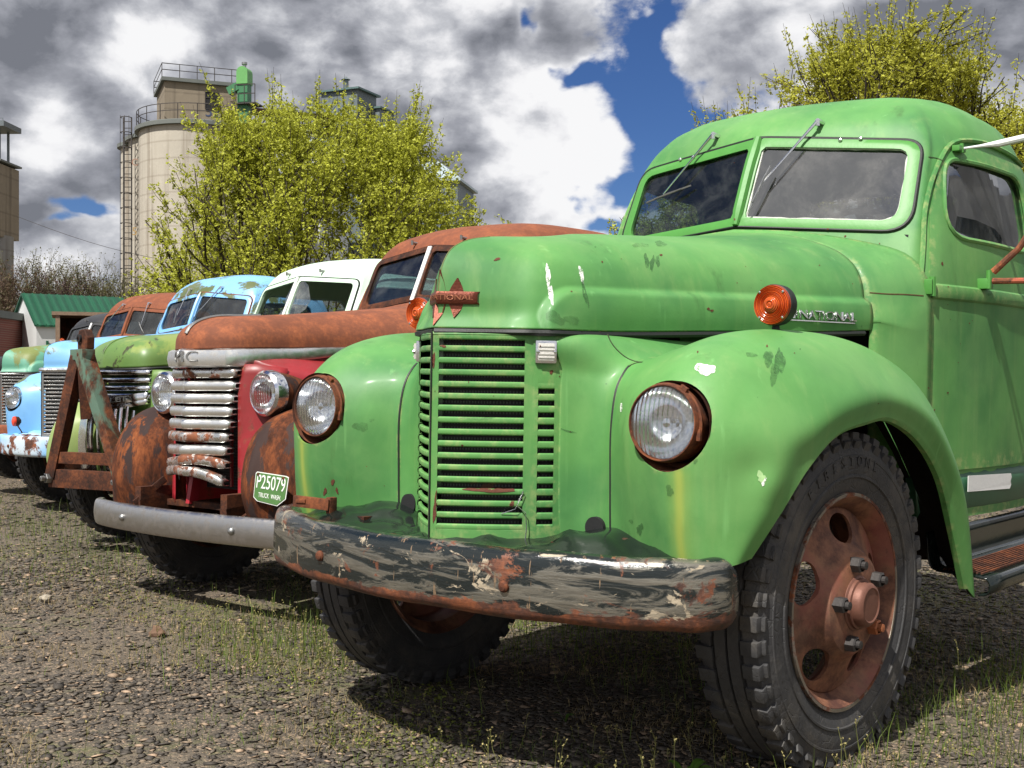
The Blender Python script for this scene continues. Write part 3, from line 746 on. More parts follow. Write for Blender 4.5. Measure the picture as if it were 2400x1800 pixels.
# ------------------------------------------------------------------ trees
def leaf_cloud(P, s, seed, rad):
    rs_ = np.random.RandomState(seed); n = len(P); C = P+rs_.randn(n, 3)*rad
    return leaflets(C[:, 0], C[:, 1], C[:, 2], s*(.6+.8*rs_.rand(n)), rs_)
def make_tree(name, label, cat, base, H, W, seed, leafmat, barkmat, levels=5, nmain=9, per=7, leaf=.034, rad=.06, group=None, low=.15, spikes=40, trunk_r=.10, lean=(0, 0), step=.06, split=3, shape=1.0, wide=1.0, envf=9.0):
    rs_ = random.Random(seed); T = empty(name, label, cat, tuple(base), 0, group); limbs = MB(); pts = []
    top = H
    def grow(p_, d, L, r, lv):
        q = p_; pp = [Vector(p_)]; n_ = 3; dd = Vector(d)
        for i in range(n_):
            dd = (dd+Vector((rs_.gauss(0, .13), rs_.gauss(0, .13), rs_.gauss(0, .08)+.05))).normalized(); q = q+dd*L/n_; pp.append(Vector(q))
        limbs.tube(pp, [r, r*.88, r*.76, r*.62], 5 if lv > 1 else 3, cap=False)
        # dome limit
        e = math.hypot(q.x/(W*.5), q.y/(W*.5)); lim = math.sqrt(max(0, 1-min(1, e)**2*shape))
        if lv <= 3:
            for i in range(n_):
                m__ = max(1, int((pp[i+1]-pp[i]).length/step))
                for j in range(m__): pts.append(pp[i].lerp(pp[i+1], (j+.5)/m__))
        if lv == 0 or q.z > H*(1-min(1, e)**1.9)*envf+.2 and lv < levels-1 and rs_.random() < .85: return
        for s_ in range(split):
            ax = Vector((rs_.gauss(0, 1), rs_.gauss(0, 1), rs_.gauss(0, .7))).normalized(); nd = (dd*1.0+ax*(.62 if s_ else .3)+Vector((0, 0, .12))).normalized()
            if e > 1.0: nd = (nd+Vector((-q.x, -q.y, 0)).normalized()*.7).normalized()
            if q.z > H*(.35+.62*lim): nd.z *= .2; nd.normalize()
            grow(q, nd, L*(.72+.14*rs_.random()), r*.62, lv-1)
            if s_ == 0 and rs_.random() < .5 and lv > 1: pass
    L0 = H*.25
    for i in range(nmain):
        a = 6.283*(i+rs_.random()*.6)/nmain; t = .25+.75*rs_.random()
        grow(Vector((math.cos(a)*.1, math.sin(a)*.1, H*low*rs_.random())), Vector((math.cos(a)*t*W/H*.9*wide+lean[0], math.sin(a)*t*W/H*.9*wide+lean[1], .75 if i%3 else .75/wide**2.2)).normalized(), L0, trunk_r*(.5+.5*rs_.random()), levels-1)
    P = np.array([tuple(q) for q in pts])
    # long thin shoots standing out of the crown
    hi = P[np.argsort(P[:, 2]+.25*np.hypot(P[:, 0], P[:, 1]))[-len(P)//4:]]; sp = []
    for i in range(spikes):
        q = Vector(hi[rs_.randrange(len(hi))]); d_ = (Vector((q.x/W, q.y/W, 0))*.9+Vector((rs_.gauss(0, .12), rs_.gauss(0, .12), 1))).normalized(); l = H*(.05+.10*rs_.random())
        limbs.tube([q, q+d_*l*.5, q+d_*l+Vector((0, 0, .02))], [.008, .006, .003], 3, cap=False)
        for j in range(int(l/.05)): sp.append(tuple(q+d_*l*(j*.05/l)*.92))
    lm = limbs.build('branches', [barkmat], T, smooth=True, fixn=False)
    allp = np.repeat(P, per, 0)
    if sp: allp = np.concatenate([allp, np.repeat(np.array(sp), 3, 0)])
    # group leaves in tufts
    rsn = np.random.RandomState(seed+1); tuft = np.repeat(rsn.randn(len(P), 3)*rad, per, 0)
    if sp: tuft = np.concatenate([tuft, np.repeat(rsn.randn(len(sp), 3)*rad*.25, 3, 0)])
    V, F, R = leaf_cloud(allp+tuft, leaf, seed+2, rad*.42)
    raw_mesh('crown', V, F, leafmat, R, parent=T)
    return T, len(V)//4
bark = plain('dark_bark', (.045, .035, .025), .9, 0, .3, 12, .6)
budgreen = flat_mat('yellow_green_buds', (.43, .45, .055), .6, .35, .42)
bud2 = flat_mat('olive_green_buds', (.43, .43, .055), .6, .35, .45)
c_ = WP(765, 27)
make_tree('budding_tree', 'wide yellow-green budding tree in front of the concrete silos', 'tree', c_, 7.35, 8.2, 6, budgreen, bark, levels=6, nmain=27, per=6, leaf=.034, rad=.065, spikes=150, trunk_r=.085, group='budding trees', shape=.8, low=.20, wide=1.75, envf=1.25)
c_ = WP(1050, 29)
make_tree('budding_tree', 'smaller yellow-green budding tree right of the wide one, beside the grey warehouse', 'tree', c_, 4.2, 3.2, 9, budgreen, bark, levels=5, nmain=9, per=6, leaf=.038, rad=.085, spikes=30, trunk_r=.08, group='budding trees', wide=1.3)
c_ = WP(2085, 24)
make_tree('budding_tree', 'tall olive-green budding tree rising behind the green cab roof', 'tree', c_, 7.9, 5.0, 14, bud2, bark, levels=6, nmain=10, per=6, leaf=.032, rad=.065, spikes=80, trunk_r=.12, envf=1.5, group='budding trees', low=.25, shape=.75)
c_ = WP(1800, 26)
make_tree('budding_tree', 'lower olive-green budding tree, left shoulder of the group behind the green cab', 'tree', c_, 7.3, 3.8, 44, bud2, bark, levels=5, nmain=12, per=8, leaf=.034, rad=.08, spikes=50, trunk_r=.10, group='budding trees', envf=1.4, wide=1.3)
c_ = WP(2400, 25)
make_tree('budding_tree', 'olive-green budding tree at the right edge behind the cab', 'tree', c_, 7.8, 4.6, 17, bud2, bark, levels=5, nmain=10, per=7, leaf=.036, rad=.10, spikes=70, trunk_r=.13, group='budding trees')
c_ = WP(1590, 30)
make_tree('budding_tree', 'low yellow-green budding tree seen through the green cab windows', 'tree', c_, 6.3, 2.8, 23, budgreen, bark, levels=5, nmain=9, per=7, leaf=.036, rad=.09, spikes=20, trunk_r=.08, group='budding trees', wide=1.3)
c_ = WP(520, 31)
make_tree('budding_tree', 'thin yellow-green sapling at the foot of the silos', 'tree', c_, 5.0, 4.4, 31, budgreen, bark, levels=5, nmain=10, per=5, leaf=.036, rad=.09, spikes=20, trunk_r=.05, group='budding trees', wide=1.4)
# bare shrubs on the left
def shrub(label, px, dist, H, W, seed, col, tcol, n=9):
    rs_ = random.Random(seed); b = WP(px, dist); T = empty('bare_shrub', label, 'shrub', tuple(b), 0, 'bare shrubs'); mb = MB()
    tips = []
    def g(p_, d, L, r, lv):
        q = p_+d*L+Vector((rs_.gauss(0, .05), rs_.gauss(0, .05), 0))*L; mb.tube([p_, p_.lerp(q, .5)+Vector((rs_.gauss(0, .04), rs_.gauss(0, .04), 0))*L, q], [r, r*.8, r*.6], 3, cap=False)
        if lv <= 1: tips.append((p_, q))
        if lv == 0: return
        for i in range(3):
            nd = (d+Vector((rs_.gauss(0, .33), rs_.gauss(0, .33), rs_.gauss(0, .2)+.05))).normalized(); g(p_.lerp(q, .55+.45*rs_.random()), nd, L*.72, r*.62, lv-1)
    for i in range(n):
        a = rs_.random()*6.28; t = rs_.random()**.5
        g(Vector((math.cos(a)*t*W*.42, math.sin(a)*t*W*.42, 0)), Vector((math.cos(a)*t*.35, math.sin(a)*t*.35, 1)).normalized(), H*.36*(.7+.4*rs_.random()), .05, 4)
    mb.build('twigs', [plain('twig_%d' % seed, col, .9, 0, .3, 3, .1)], T, smooth=True, fixn=False)
    P = np.array([tuple(a.lerp(b_, t)) for a, b_ in tips for t in (.3, .6, .9)]); V, F, R = leaf_cloud(np.repeat(P, 2, 0), .045, seed, .08); raw_mesh('buds', V, F, flat_mat('buds_%d' % seed, tcol, .7, .35, .3), R, parent=T)
br1, br2, gr1 = (.10, .060, .042), (.13, .085, .055), (.11, .10, .05)
for i, (px, D_, H, W, c1, c2, lab) in enumerate([
    (-25, 46, 6.6, 5.5, br1, (.12, .075, .05), 'reddish brown bare shrub at the left edge of the photo'),
    (62, 46, 6.6, 4.0, br1, (.11, .07, .045), 'reddish brown bare shrub above the white gable end'),
    (128, 47, 6.8, 3.6, gr1, (.13, .125, .045), 'greenish bare shrub, tallest above the green roof'),
    (190, 45, 5.6, 3.4, gr1, (.12, .11, .05), 'olive bare shrub above the middle of the green roof'),
    (238, 46, 5.7, 3.0, (.06, .038, .035), (.08, .045, .04), 'dark brown bare shrub close to the silo ladder'),
    (10, 55, 6.2, 7.0, br2, br2, 'pale brown bare shrub behind the others on the left'),
    (150, 56, 6.0, 7.0, br2, br2, 'pale brown bare shrub behind the green roof')]):
    shrub(lab, px, D_+12, H*1.2, W*1.2, 40+i, c1, c2, 22)

# ------------------------------------------------------------------ grain elevator and other buildings
def concrete(name, a, b, stain=(.12, .10, .08), pw=.5):
    m, k, out = new_mat(name); co = objco(k)
    c = k.mix(k.noise(co, .25, 5, .6), a, b)
    v = k.noise(k.mapping(co, (1.6, 1.6, .05)), 1.0, 5, .6)
    c = k.mix(k.math('MULTIPLY', k.ramp(v, .50, .72), pw), c, stain)
    x_, y_, z_ = k.sep(co); band = k.math('SINE', k.math('MULTIPLY', z_, 5.2))
    c = k.mix(k.math('MULTIPLY', k.ramp(band, .90, 1.0), .30), c, stain)
    c = k.mix(k.math('MULTIPLY', k.ramp(k.noise(co, 1.7, 6, .7), .5, .75), .3), c, tuple(x*1.2 for x in b))
    principled(k, out, c, .9, 0, k.bump(k.noise(co, 5, 5, .7), .3, .03), .2); return m
def corr(name, col, sc, axis=0, rust=.2, depth=.03, rough=.5, metal=0.2):
    m, k, out = new_mat(name); co = objco(k); s_ = k.sep(co)[axis]
    w = k.math('SINE', k.math('MULTIPLY', s_, sc))
    c = k.mix(k.noise(co, .6, 5, .6), tuple(x*.75 for x in col), tuple(min(1, x*1.15) for x in col))
    pan = k.noise(k.mapping(co, (.9 if axis == 0 else .01, .9 if axis == 1 else .01, .01)), 1.0, 0)
    c = k.mix(k.math('MULTIPLY', k.ramp(pan, .3, .7), .35), c, tuple(x*.6 for x in col))
    if rust: c = k.mix(k.math('MULTIPLY', k.ramp(k.noise(co, 1.3, 6, .7), .58, .72), rust), c, (.16, .07, .04))
    principled(k, out, c, rough, metal, k.bump(w, .5, depth), .4); return m
conc = concrete('pale_concrete', (.34, .305, .25), (.50, .46, .39), (.17, .135, .10), .75); conc2 = concrete('stained_concrete', (.19, .155, .115), (.28, .235, .175), (.08, .065, .05), .6)
DS = 90.0
def at(px, py, D_=DS): p_ = WP(px, D_); return Vector((p_.x, p_.y, HZ(py, D_)))
sc_ = DS/2854
def cyl_thing(name, label, cat, px, D_, r, ztop, mat, grp=None, lip=.3):
    b = WP(px, D_); T = empty(name, label, cat, tuple(b), 0, grp)
    MB().lathe([(0, r), (ztop*.5, r), (ztop, r)], n=64, axis='z').build('wall', [mat], T)
    MB().lathe([(ztop, r+.02), (ztop, r+lip), (ztop+.28, r+lip), (ztop+.34, r+lip-.12), (ztop+.5, .01)], n=64, axis='z').build('roof', [M['roofgrey']], T, angle=40)
    return T
M['roofgrey'] = plain('grey_roofing', (.13, .14, .13), .8, 0, .2, 2)
ironm = plain('dark_iron', (.055, .048, .045), .7, .3, .2, 3)
main = cyl_thing('silo', 'big pale concrete silo with a headhouse on top', 'silo', 464, 90, 133*sc_, HZ(290, 85.8), conc, 'concrete silos')
# railing round the main silo
rl = MB(); R0 = 133*sc_+.15; zt = HZ(290, 85.8)+.4
for h_ in (.55, 1.05): rl.tube([(R0*math.cos(a), R0*math.sin(a), zt+h_) for a in np.linspace(0, 6.283, 48, endpoint=False)], .03, 4, closed=True)
for a in np.linspace(0, 6.283, 20, endpoint=False): rl.tube([(R0*math.cos(a), R0*math.sin(a), zt-.1), (R0*math.cos(a), R0*math.sin(a), zt+1.05)], .03, 4)
rl.build('railing', [ironm], main)
cyl_thing('silo', 'second concrete silo behind the big one, slightly lower, seen left of it', 'silo', 433, 97, 126*97/2854, HZ(318, 93), conc, 'concrete silos')
s3 = cyl_thing('silo', 'narrow lowest concrete silo at the left with a caged ladder', 'silo', 338, 98, 52*98/2854, HZ(345, 97), conc, 'concrete silos')
# faded numbers painted on the concrete
def ftext(txt, px, py, D_, size, mat, parent=None, name='painted_number'):
    p_ = at(px, py, D_); o = text_mesh(name, txt, size, mat, None, p_, (R_(90), 0, R_(40.05)), .012)
    if parent is not None:
        bpy.context.view_layer.update(); o.parent = parent; o.location = parent.matrix_world.inverted() @ p_
        o.rotation_euler = (R_(90), 0, R_(40.05)-parent.rotation_euler.z)
    return o
ladder = empty('caged_ladder', 'tall iron ladder with safety hoops on the left silo', 'ladder', tuple(WP(299, 93)), R_(40.05))
lb = MB(); zt_ = HZ(275, 93); w_ = .30
for sx in (-w_, w_): lb.bar((sx, 0, 0), (sx, 0, zt_), .09, .09)
for i in range(int(zt_/.5)): lb.bar((-w_, 0, .3+i*.5), (w_, 0, .3+i*.5), .05, .05)
lb.build('rails', [ironm], ladder); hb = MB()
for i in range(13):
    z = zt_-.1-i*1.15
    hb.tube([(w_*1.3*math.cos(a)*1.0, -.35-.45*math.sin(a), z) for a in np.linspace(-.3, 3.44, 12)], .035, 4, cap=False)
for sx in (-.33, 0, .33): hb.bar((sx, -.72, 2.5), (sx, -.72, zt_), .04, .03)
hb.build('cage', [ironm], ladder)
# headhouse box; its long face looks at the camera, turned a little
def box_thing(name, label, cat, px, D_, w, d, z0, z1, rz, mat, roofm=None, over=.25, grp=None, roof='flat', rh=0.0):
    b = WP(px, D_); T = empty(name, label, cat, (b.x, b.y, 0), rz, grp)
    MB().box((0, 0, (z0+z1)/2), (w, d, z1-z0)).build('wall', [mat], T, smooth=False)
    if roof == 'flat': MB().box((0, 0, z1+.13), (w+2*over, d+2*over, .25)).build('roof', [roofm], T, smooth=False)
    elif roof == 'gable':
        a, c = w/2+over, d/2+over
        rf = MB().prism([(-c, z1-.05), (0, z1+rh), (c, z1-.05), (c, z1+.08), (0, z1+rh+.14), (-c, z1+.08)], lambda y, z: (-a, y, z), lambda y, z: (a, y, z)); rf.build('roof', [roofm], T, smooth=False)
        MB().prism([(-d/2, z1), (0, z1+rh*(1-.0)), (d/2, z1)], lambda y, z: (-w/2+.01, y, z-.02), lambda y, z: (w/2-.01, y, z-.02)).build('gable', [mat], T, smooth=False)
    elif roof == 'hip':
        a, c = w/2+over, d/2+over; rf = MB(); rf.add([(-a, -c, z1), (a, -c, z1), (a, c, z1), (-a, c, z1), (-a*.15, 0, z1+rh), (a*.15, 0, z1+rh), (-a, -c, z1-.15), (a, -c, z1-.15), (a, c, z1-.15), (-a, c, z1-.15)], [(0, 1, 5, 4), (1, 2, 5), (2, 3, 4, 5), (3, 0, 4), (0, 6, 7, 1), (1, 7, 8, 2), (2, 8, 9, 3), (3, 9, 6, 0), (6, 9, 8, 7)]); rf.build('roof', [roofm], T, smooth=False)
    return T
hr = R_(40.05+22)
hz0, hz1 = HZ(290, 87), HZ(193, 87)
hh = box_thing('headhouse', 'brown concrete box house with railings on top of the big silo', 'building', 470, 90, 5.7, 5.2, hz0+.2, hz1, hr, conc2, M['roofgrey'], .22)
wd = MB().box((.45, -2.62, hz1-1.15), (.95, .05, 1.25)); wd.build('window', [M['black_in']], hh, smooth=False)
wf = MB()
for q in (-.475, 0, .475): wf.box((.45+q, -2.66, hz1-1.15), (.05, .04, 1.25))
for q in (-.62, -.2, .2, .62): wf.box((.45, -2.66, hz1-1.15+q), (.95, .04, .05))
wf.build('window_frame', [ironm], hh, smooth=False)
rl = MB(); a, c, z = 3.05, 2.8, hz1+.25
for h_ in (.5, .95): rl.tube([(-a, -c, z+h_), (a, -c, z+h_), (a, c, z+h_), (-a, c, z+h_)], .035, 4, closed=True)
for x in np.linspace(-a, a, 6):
    for y in (-c, c): rl.tube([(x, y, z), (x, y, z+.95)], .035, 4)
rl.build('railing', [ironm], hh)
text_mesh('painted_number', '52', 1.1, plain('blue_spray', (.05, .07, .14), .8), hh, (.5, -2.61, hz0+1.0), (R_(90), 0, 0), .01)
text_mesh('painted_number', '7', .7, plain('grey_spray', (.10, .08, .06), .8), hh, (1.9, -2.61, hz1-1.3), (R_(90), 0, R_(0)), .01)
ftext('51', 322, 543, 90.5, .85, plain('ochre_spray', (.36, .24, .10), .8), main)
ftext('CII', 322, 381, 90.5, .75, plain('rust_spray', (.30, .17, .12), .8), main)
# green bucket elevator leg beside the headhouse
eg = empty('elevator_leg', 'green bucket elevator with rounded head right of the headhouse', 'elevator', tuple(WP(573, 86.5)), R_(28))
grn = plain('elevator_green', (.045, .17, .075), .5, 0, .2, 2); grn2 = plain('elevator_light_green', (.12, .33, .10), .5, 0, .2, 2)
MB().box((0, 0, (HZ(300, 86)+HZ(185, 86))/2), (.75, .7, HZ(185, 86)-HZ(300, 86))).build('casing', [grn], eg, smooth=False)
MB().prism([(-.42, HZ(195, 86))]+[(.42*-math.cos(a), HZ(168, 86)+.42*math.sin(a)) for a in np.linspace(0, math.pi, 14)]+[(.42, HZ(195, 86))], lambda x, z: (x, -.45, z), lambda x, z: (x, .45, z)).build('head', [grn2], eg, angle=30)
MB().box((-.75, -.1, HZ(205, 86)), (.8, .6, .55), (0, R_(-25), 0)).build('spout', [grn], eg, smooth=False)
MB().lathe([(0, .13), (.25, .13), (.3, .2), (.45, .2), (.5, .02)], (0, 0, HZ(157, 86)), 'z', 12).build('motor', [M['steel']], eg)
pl_ = MB().box((.35, 0, HZ(243, 86)), (1.6, 1.4, .08))
for x in (-.4, .3, 1.1): pl_.bar((x, -.7, HZ(243, 86)), (x, -.7, HZ(243, 86)+1.3), .05, .05)
for h_ in (.65, 1.3): pl_.bar((-.4, -.7, HZ(243, 86)+h_), (1.1, -.7, HZ(243, 86)+h_), .05, .05)
pl_.build('platform', [ironm], eg, smooth=False)
# conveyor bridge
A_, B_ = at(566, 258, 88), at(800, 280, 98); cb = empty('conveyor_bridge', 'rusty conveyor truss bridge between the silos and the metal tower', 'bridge', tuple((A_.x, A_.y, 0)), 0)
tb = MB(); o_ = Vector((A_.x, A_.y, 0)); n_ = 12; hgt_ = 1.25
for dz, w_ in ((0, .45), (-hgt_, .14)): tb.bar(A_-o_+Vector((0, 0, dz)), B_-o_+Vector((0, 0, dz)), .5, w_)
for i in range(n_):
    p0 = A_.lerp(B_, i/n_)-o_; p1 = A_.lerp(B_, (i+1)/n_)-o_; tb.bar(p0, p0-Vector((0, 0, hgt_)), .09, .09); tb.bar(p0-Vector((0, 0, hgt_)), p1, .07, .07)
tb.build('truss', [plain('bridge_rust', (.075, .035, .022), .8, 0, .3, 1)], cb, smooth=False)
# grey metal clad tower and lower wings
clad = corr('grey_blue_cladding', (.15, .18, .19), 14, 0, .05, .05, .55); cladl = corr('pale_metal_roof', (.42, .50, .52), 10, 0, .1, .05, .45)
teal_r = plain('teal_flashing', (.10, .16, .155), .5, .2, .2, 1)
rt_ = R_(40.05-24)
tw = box_thing('metal_tower', 'grey-blue metal clad tower with overhanging roof and vent pipe', 'tower', 818, 100, 3.4, 3.0, HZ(330, 100), HZ(212, 99), rt_, clad, teal_r, .28, None, 'hip', .5)
MB().lathe([(0, .22), (.9, .22), (.9, .38), (1.15, .05)], (-.3, 0, HZ(212, 99)+.25), 'z', 14).build('vent_pipe', [clad], tw)
box_thing('annex', 'small grey metal box attached right of the clad tower', 'building', 886, 101, 1.7, 2.4, HZ(330, 101), HZ(259, 101), rt_, clad, teal_r, .2, None, 'hip', .35)
box_thing('grain_house', 'grey metal grain house under the clad tower, behind the tree', 'building', 866, 104, 6.0, 5.5, 0, HZ(306, 102), rt_, clad, cladl, .3, None, 'hip', 1.4)
box_thing('warehouse', 'grey metal warehouse with pale hipped roof right of the tree', 'building', 1015, 80, 4.4, 5, 0, HZ(424, 78), R_(40.05-10), clad, cladl, .25, None, 'hip', 1.6)
box_thing('white_shed', 'white metal shed glimpsed behind the tree branches', 'building', 740, 95, 3.4, 4, 0, HZ(352, 95), rt_, corr('white_cladding', (.6, .62, .62), 14), cladl, .25, None, 'hip', 1.0)
# tower at the left edge
lt = empty('concrete_tower', 'brown concrete tower with steel frame on top at the left edge', 'tower', tuple(WP(-30, 80)), R_(38))
MB().box((0, 0, HZ(470, 79)), (2.9, 3, (HZ(380, 79)-HZ(550, 79)))).build('upper_wall', [conc2], lt, smooth=False)
MB().lathe([(0, 1.62), (HZ(550, 79), 1.62)], n=40, axis='z').build('lower_wall', [concrete('grey_concrete', (.20, .19, .18), (.28, .27, .25))], lt)
MB().box((.1, 0, HZ(378, 79)), (3.05, 3.15, .12)).build('cornice', [M['roofgrey']], lt, smooth=False)
stl = plain('galvanised_steel', (.14, .16, .17), .5, .4, .2, 1)
fr_ = MB()
for x in (-.9, .35, .95):
    for y in (-1, 1): fr_.bar((x, y, HZ(378, 79)), (x, y, HZ(292, 79)), .13, .13)
for i in range(5):
    z = HZ(378-i*17, 79)+.2; fr_.bar((-.9, -1, z), (.95, -1, z), .05, .05); fr_.bar((.35, -1, z), (.95, -1, z+.45), .04, .04)
fr_.build('steel_legs', [stl], lt, smooth=False)
MB().box((.3, 0, HZ(291, 79)), (2.8, 2.6, .35)).box((.0, 0, HZ(284, 79)), (2.2, 1.8, .3)).build('platform', [stl], lt, smooth=False)
MB().box((.55, -.9, HZ(278, 79)), (.8, .3, .22), (0, R_(-12), 0)).build('yellow_box', [plain('ochre_metal', (.33, .18, .05), .6)], lt, smooth=False)
rl = MB()
for x in (.9, 1.3, 1.62): rl.bar((x, -1.25, HZ(291, 79)), (x, -1.25, HZ(278, 79)), .03, .03)
rl.bar((.9, -1.25, HZ(279, 79)), (1.62, -1.25, HZ(279, 79)), .03, .03); rl.build('railing', [stl], lt, smooth=False)
# overhead wire
w0, w1 = at(42, 508, 79), at(700, 640, 60); wm = MB().tube([w0.lerp(w1, t)-Vector((0, 0, .8*math.sin(math.pi*t))) for t in np.linspace(0, 1, 14)], .016, 4)
tag(wm.build('overhead_wire', [ironm]), 'thin overhead wire running right from the left tower past the silos', 'wire')
# green-roofed shed
shm = corr('white_sheet_wall', (.62, .63, .62), 40, 1, 0, .02, .5, 0.0); shr = corr('green_metal_roof', (.012, .090, .045), 22, 0, 0, .05, .4)
sb = WP(172, 45); sh = empty('white_shed', 'white shed with green ribbed metal roof', 'shed', (sb.x, sb.y, 0), R_(40.05+36))
zr, ze = HZ(694, 45), HZ(762, 43.5)
Ls, dp = 3.5, 3.4
MB().prism([(-dp/2, 0), (dp/2, 0), (dp/2, ze), (0, zr-.06), (-dp/2, ze)], lambda y, z: (-Ls/2, y, z), lambda y, z: (Ls/2, y, z)).build('wall', [shm], sh, smooth=False)
for sg in (-1, 1):
    MB().prism([(sg*(dp/2+.12), ze-.10), (sg*(dp/2+.12), ze-.04), (0, zr+.03), (0, zr-.04)], lambda y, z: (-Ls/2-.10, y, z), lambda y, z: (Ls/2+.10, y, z)).build('roof', [shr], sh, smooth=False)
rbm = MB()
for x in np.linspace(-Ls/2, Ls/2, 13): rbm.bar((x, -(dp/2+.12), ze-.03), (x, 0, zr+.04), .035, .03)
rbm.build('roof_ribs', [shr], sh, smooth=False)
MB().box((-.9, -dp/2-.02, ze/2), (.9, .03, 1.9)).box((-1.4, -dp/2-.03, ze/2), (.08, .04, 2.1)).build('green_door_trim', [shr], sh, smooth=False)
# brick building at the far left
def brick():
    m, k, out = new_mat('red_brick'); co = objco(k); b = k.new('ShaderNodeTexBrick'); k.set(b.inputs['Vector'], k.mapping(co, (1, 1, 1), rot=(R_(90), 0, 0)))
    b.inputs['Scale'].default_value = 3.2; b.inputs['Color1'].default_value = (.20, .055, .04, 1); b.inputs['Color2'].default_value = (.13, .04, .03, 1); b.inputs['Mortar'].default_value = (.22, .17, .14, 1)
    principled(k, out, b.outputs[0], .9); return m
box_thing('brick_building', 'low dark red brick building at the left edge behind the shed', 'building', -95, 44, 4.4, 6, 0, HZ(748, 43), R_(40.05), brick(), M['roofgrey'], .12)
# metal hall standing off to the right, mirrored in the cab glass
hm = corr('white_hall_sheet', (.55, .55, .54), 9, 1, .05, .06, .5, 0.0)
hallp = Vector((14.0, 24.0, 0)); hl = empty('metal_hall', 'long white metal hall with dark lower wall, mirrored in the door glass', 'building', tuple(hallp), R_(12))
MB().box((0, 0, 1.3), (10, 24, 2.6)).build('lower_wall', [M['black_in']], hl, smooth=False)
MB().box((0, 0, 5.0), (10.4, 24.4, 4.8)).build('upper_wall', [hm], hl, smooth=False)
# ------------------------------------------------------------------ cab shell shared by the trucks
CAB_Z = [.62, 1.2, 1.49, 1.66, 1.85, 2.04, 2.14, 2.215, 2.272, 2.302]
CAB_R = [
 [(0,1.50),(.3,1.51),(.60,1.54),(.70,1.60),(.745,1.72),(.80,2.2),(.78,2.8),(.60,2.93),(0,2.95)],
 [(0,1.49),(.3,1.51),(.61,1.55),(.70,1.60),(.745,1.73),(.80,2.2),(.78,2.8),(.60,2.95),(0,2.97)],
 [(0,1.49),(.3,1.52),(.61,1.57),(.70,1.62),(.745,1.75),(.80,2.2),(.78,2.8),(.60,2.95),(0,2.97)],
 [(0,1.50),(.3,1.56),(.615,1.63),(.69,1.68),(.735,1.80),(.79,2.2),(.77,2.78),(.58,2.93),(0,2.95)],
 [(0,1.57),(.3,1.635),(.61,1.71),(.675,1.76),(.715,1.88),(.765,2.2),(.75,2.75),(.57,2.90),(0,2.93)],
 [(0,1.66),(.3,1.725),(.60,1.80),(.645,1.86),(.68,1.96),(.725,2.2),(.71,2.68),(.54,2.83),(0,2.87)],
 [(0,1.725),(.28,1.775),(.54,1.85),(.60,1.92),(.64,2.01),(.685,2.2),(.675,2.62),(.52,2.78),(0,2.83)],
 [(0,1.835),(.25,1.87),(.47,1.93),(.535,1.99),(.575,2.07),(.615,2.2),(.605,2.55),(.46,2.69),(0,2.75)],
 [(0,1.98),(.18,2.0),(.34,2.04),(.40,2.08),(.435,2.13),(.46,2.22),(.45,2.44),(.34,2.55),(0,2.61)],
 [(0,2.15),(.06,2.155),(.13,2.17),(.16,2.18),(.175,2.2),(.18,2.25),(.17,2.33),(.13,2.38),(0,2.40)]]
def _cabcurves():
    A = np.array(CAB_R)                       # (levels, 9, 2)
    rings = np.array([catmull(r, 97) for r in A])
    # clean up the centre line so that both halves meet
    rings[:, 0, 0] = 0; rings[:, -1, 0] = 0
    lv = np.array(CAB_Z)
    # pchip-like slopes along z
    def at(z):
        i = int(np.clip(np.searchsorted(lv, z)-1, 0, len(lv)-2)); h = lv[i+1]-lv[i]; t = (z-lv[i])/h
        def sl(j):
            if j == 0: return (rings[1]-rings[0])/(lv[1]-lv[0])
            if j == len(lv)-1: return (rings[-1]-rings[-2])/(lv[-1]-lv[-2])
            a = (rings[j]-rings[j-1])/(lv[j]-lv[j-1]); b = (rings[j+1]-rings[j])/(lv[j+1]-lv[j])
            ha, hb = lv[j]-lv[j-1], lv[j+1]-lv[j]
            return (a*hb+b*ha)/(ha+hb)
        m0, m1 = sl(i), sl(i+1)
        return (2*t**3-3*t**2+1)*rings[i]+(t**3-2*t**2+t)*h*m0+(-2*t**3+3*t**2)*rings[i+1]+(t**3-t**2)*h*m1
    return at
cab_at = _cabcurves()
_cache = {}
def ring_z(z):
    z = round(float(z), 4)
    if z not in _cache: _cache[z] = cab_at(z)
    return _cache[z]
def front_y(x, z):
    r = ring_z(z)[:50]; return float(np.interp(abs(x), r[:, 0], r[:, 1]))
def side_x(y, z):
    r = ring_z(z)[26:84]; return float(np.interp(y, r[:, 1], r[:, 0]))
def zlevels(n):
    t = np.linspace(0, 1, n)
    z = np.interp(t, [0, .12, .3, .62, .8, 1], [.62, 1.3, 1.6, 2.03, 2.20, 2.302])
    return z

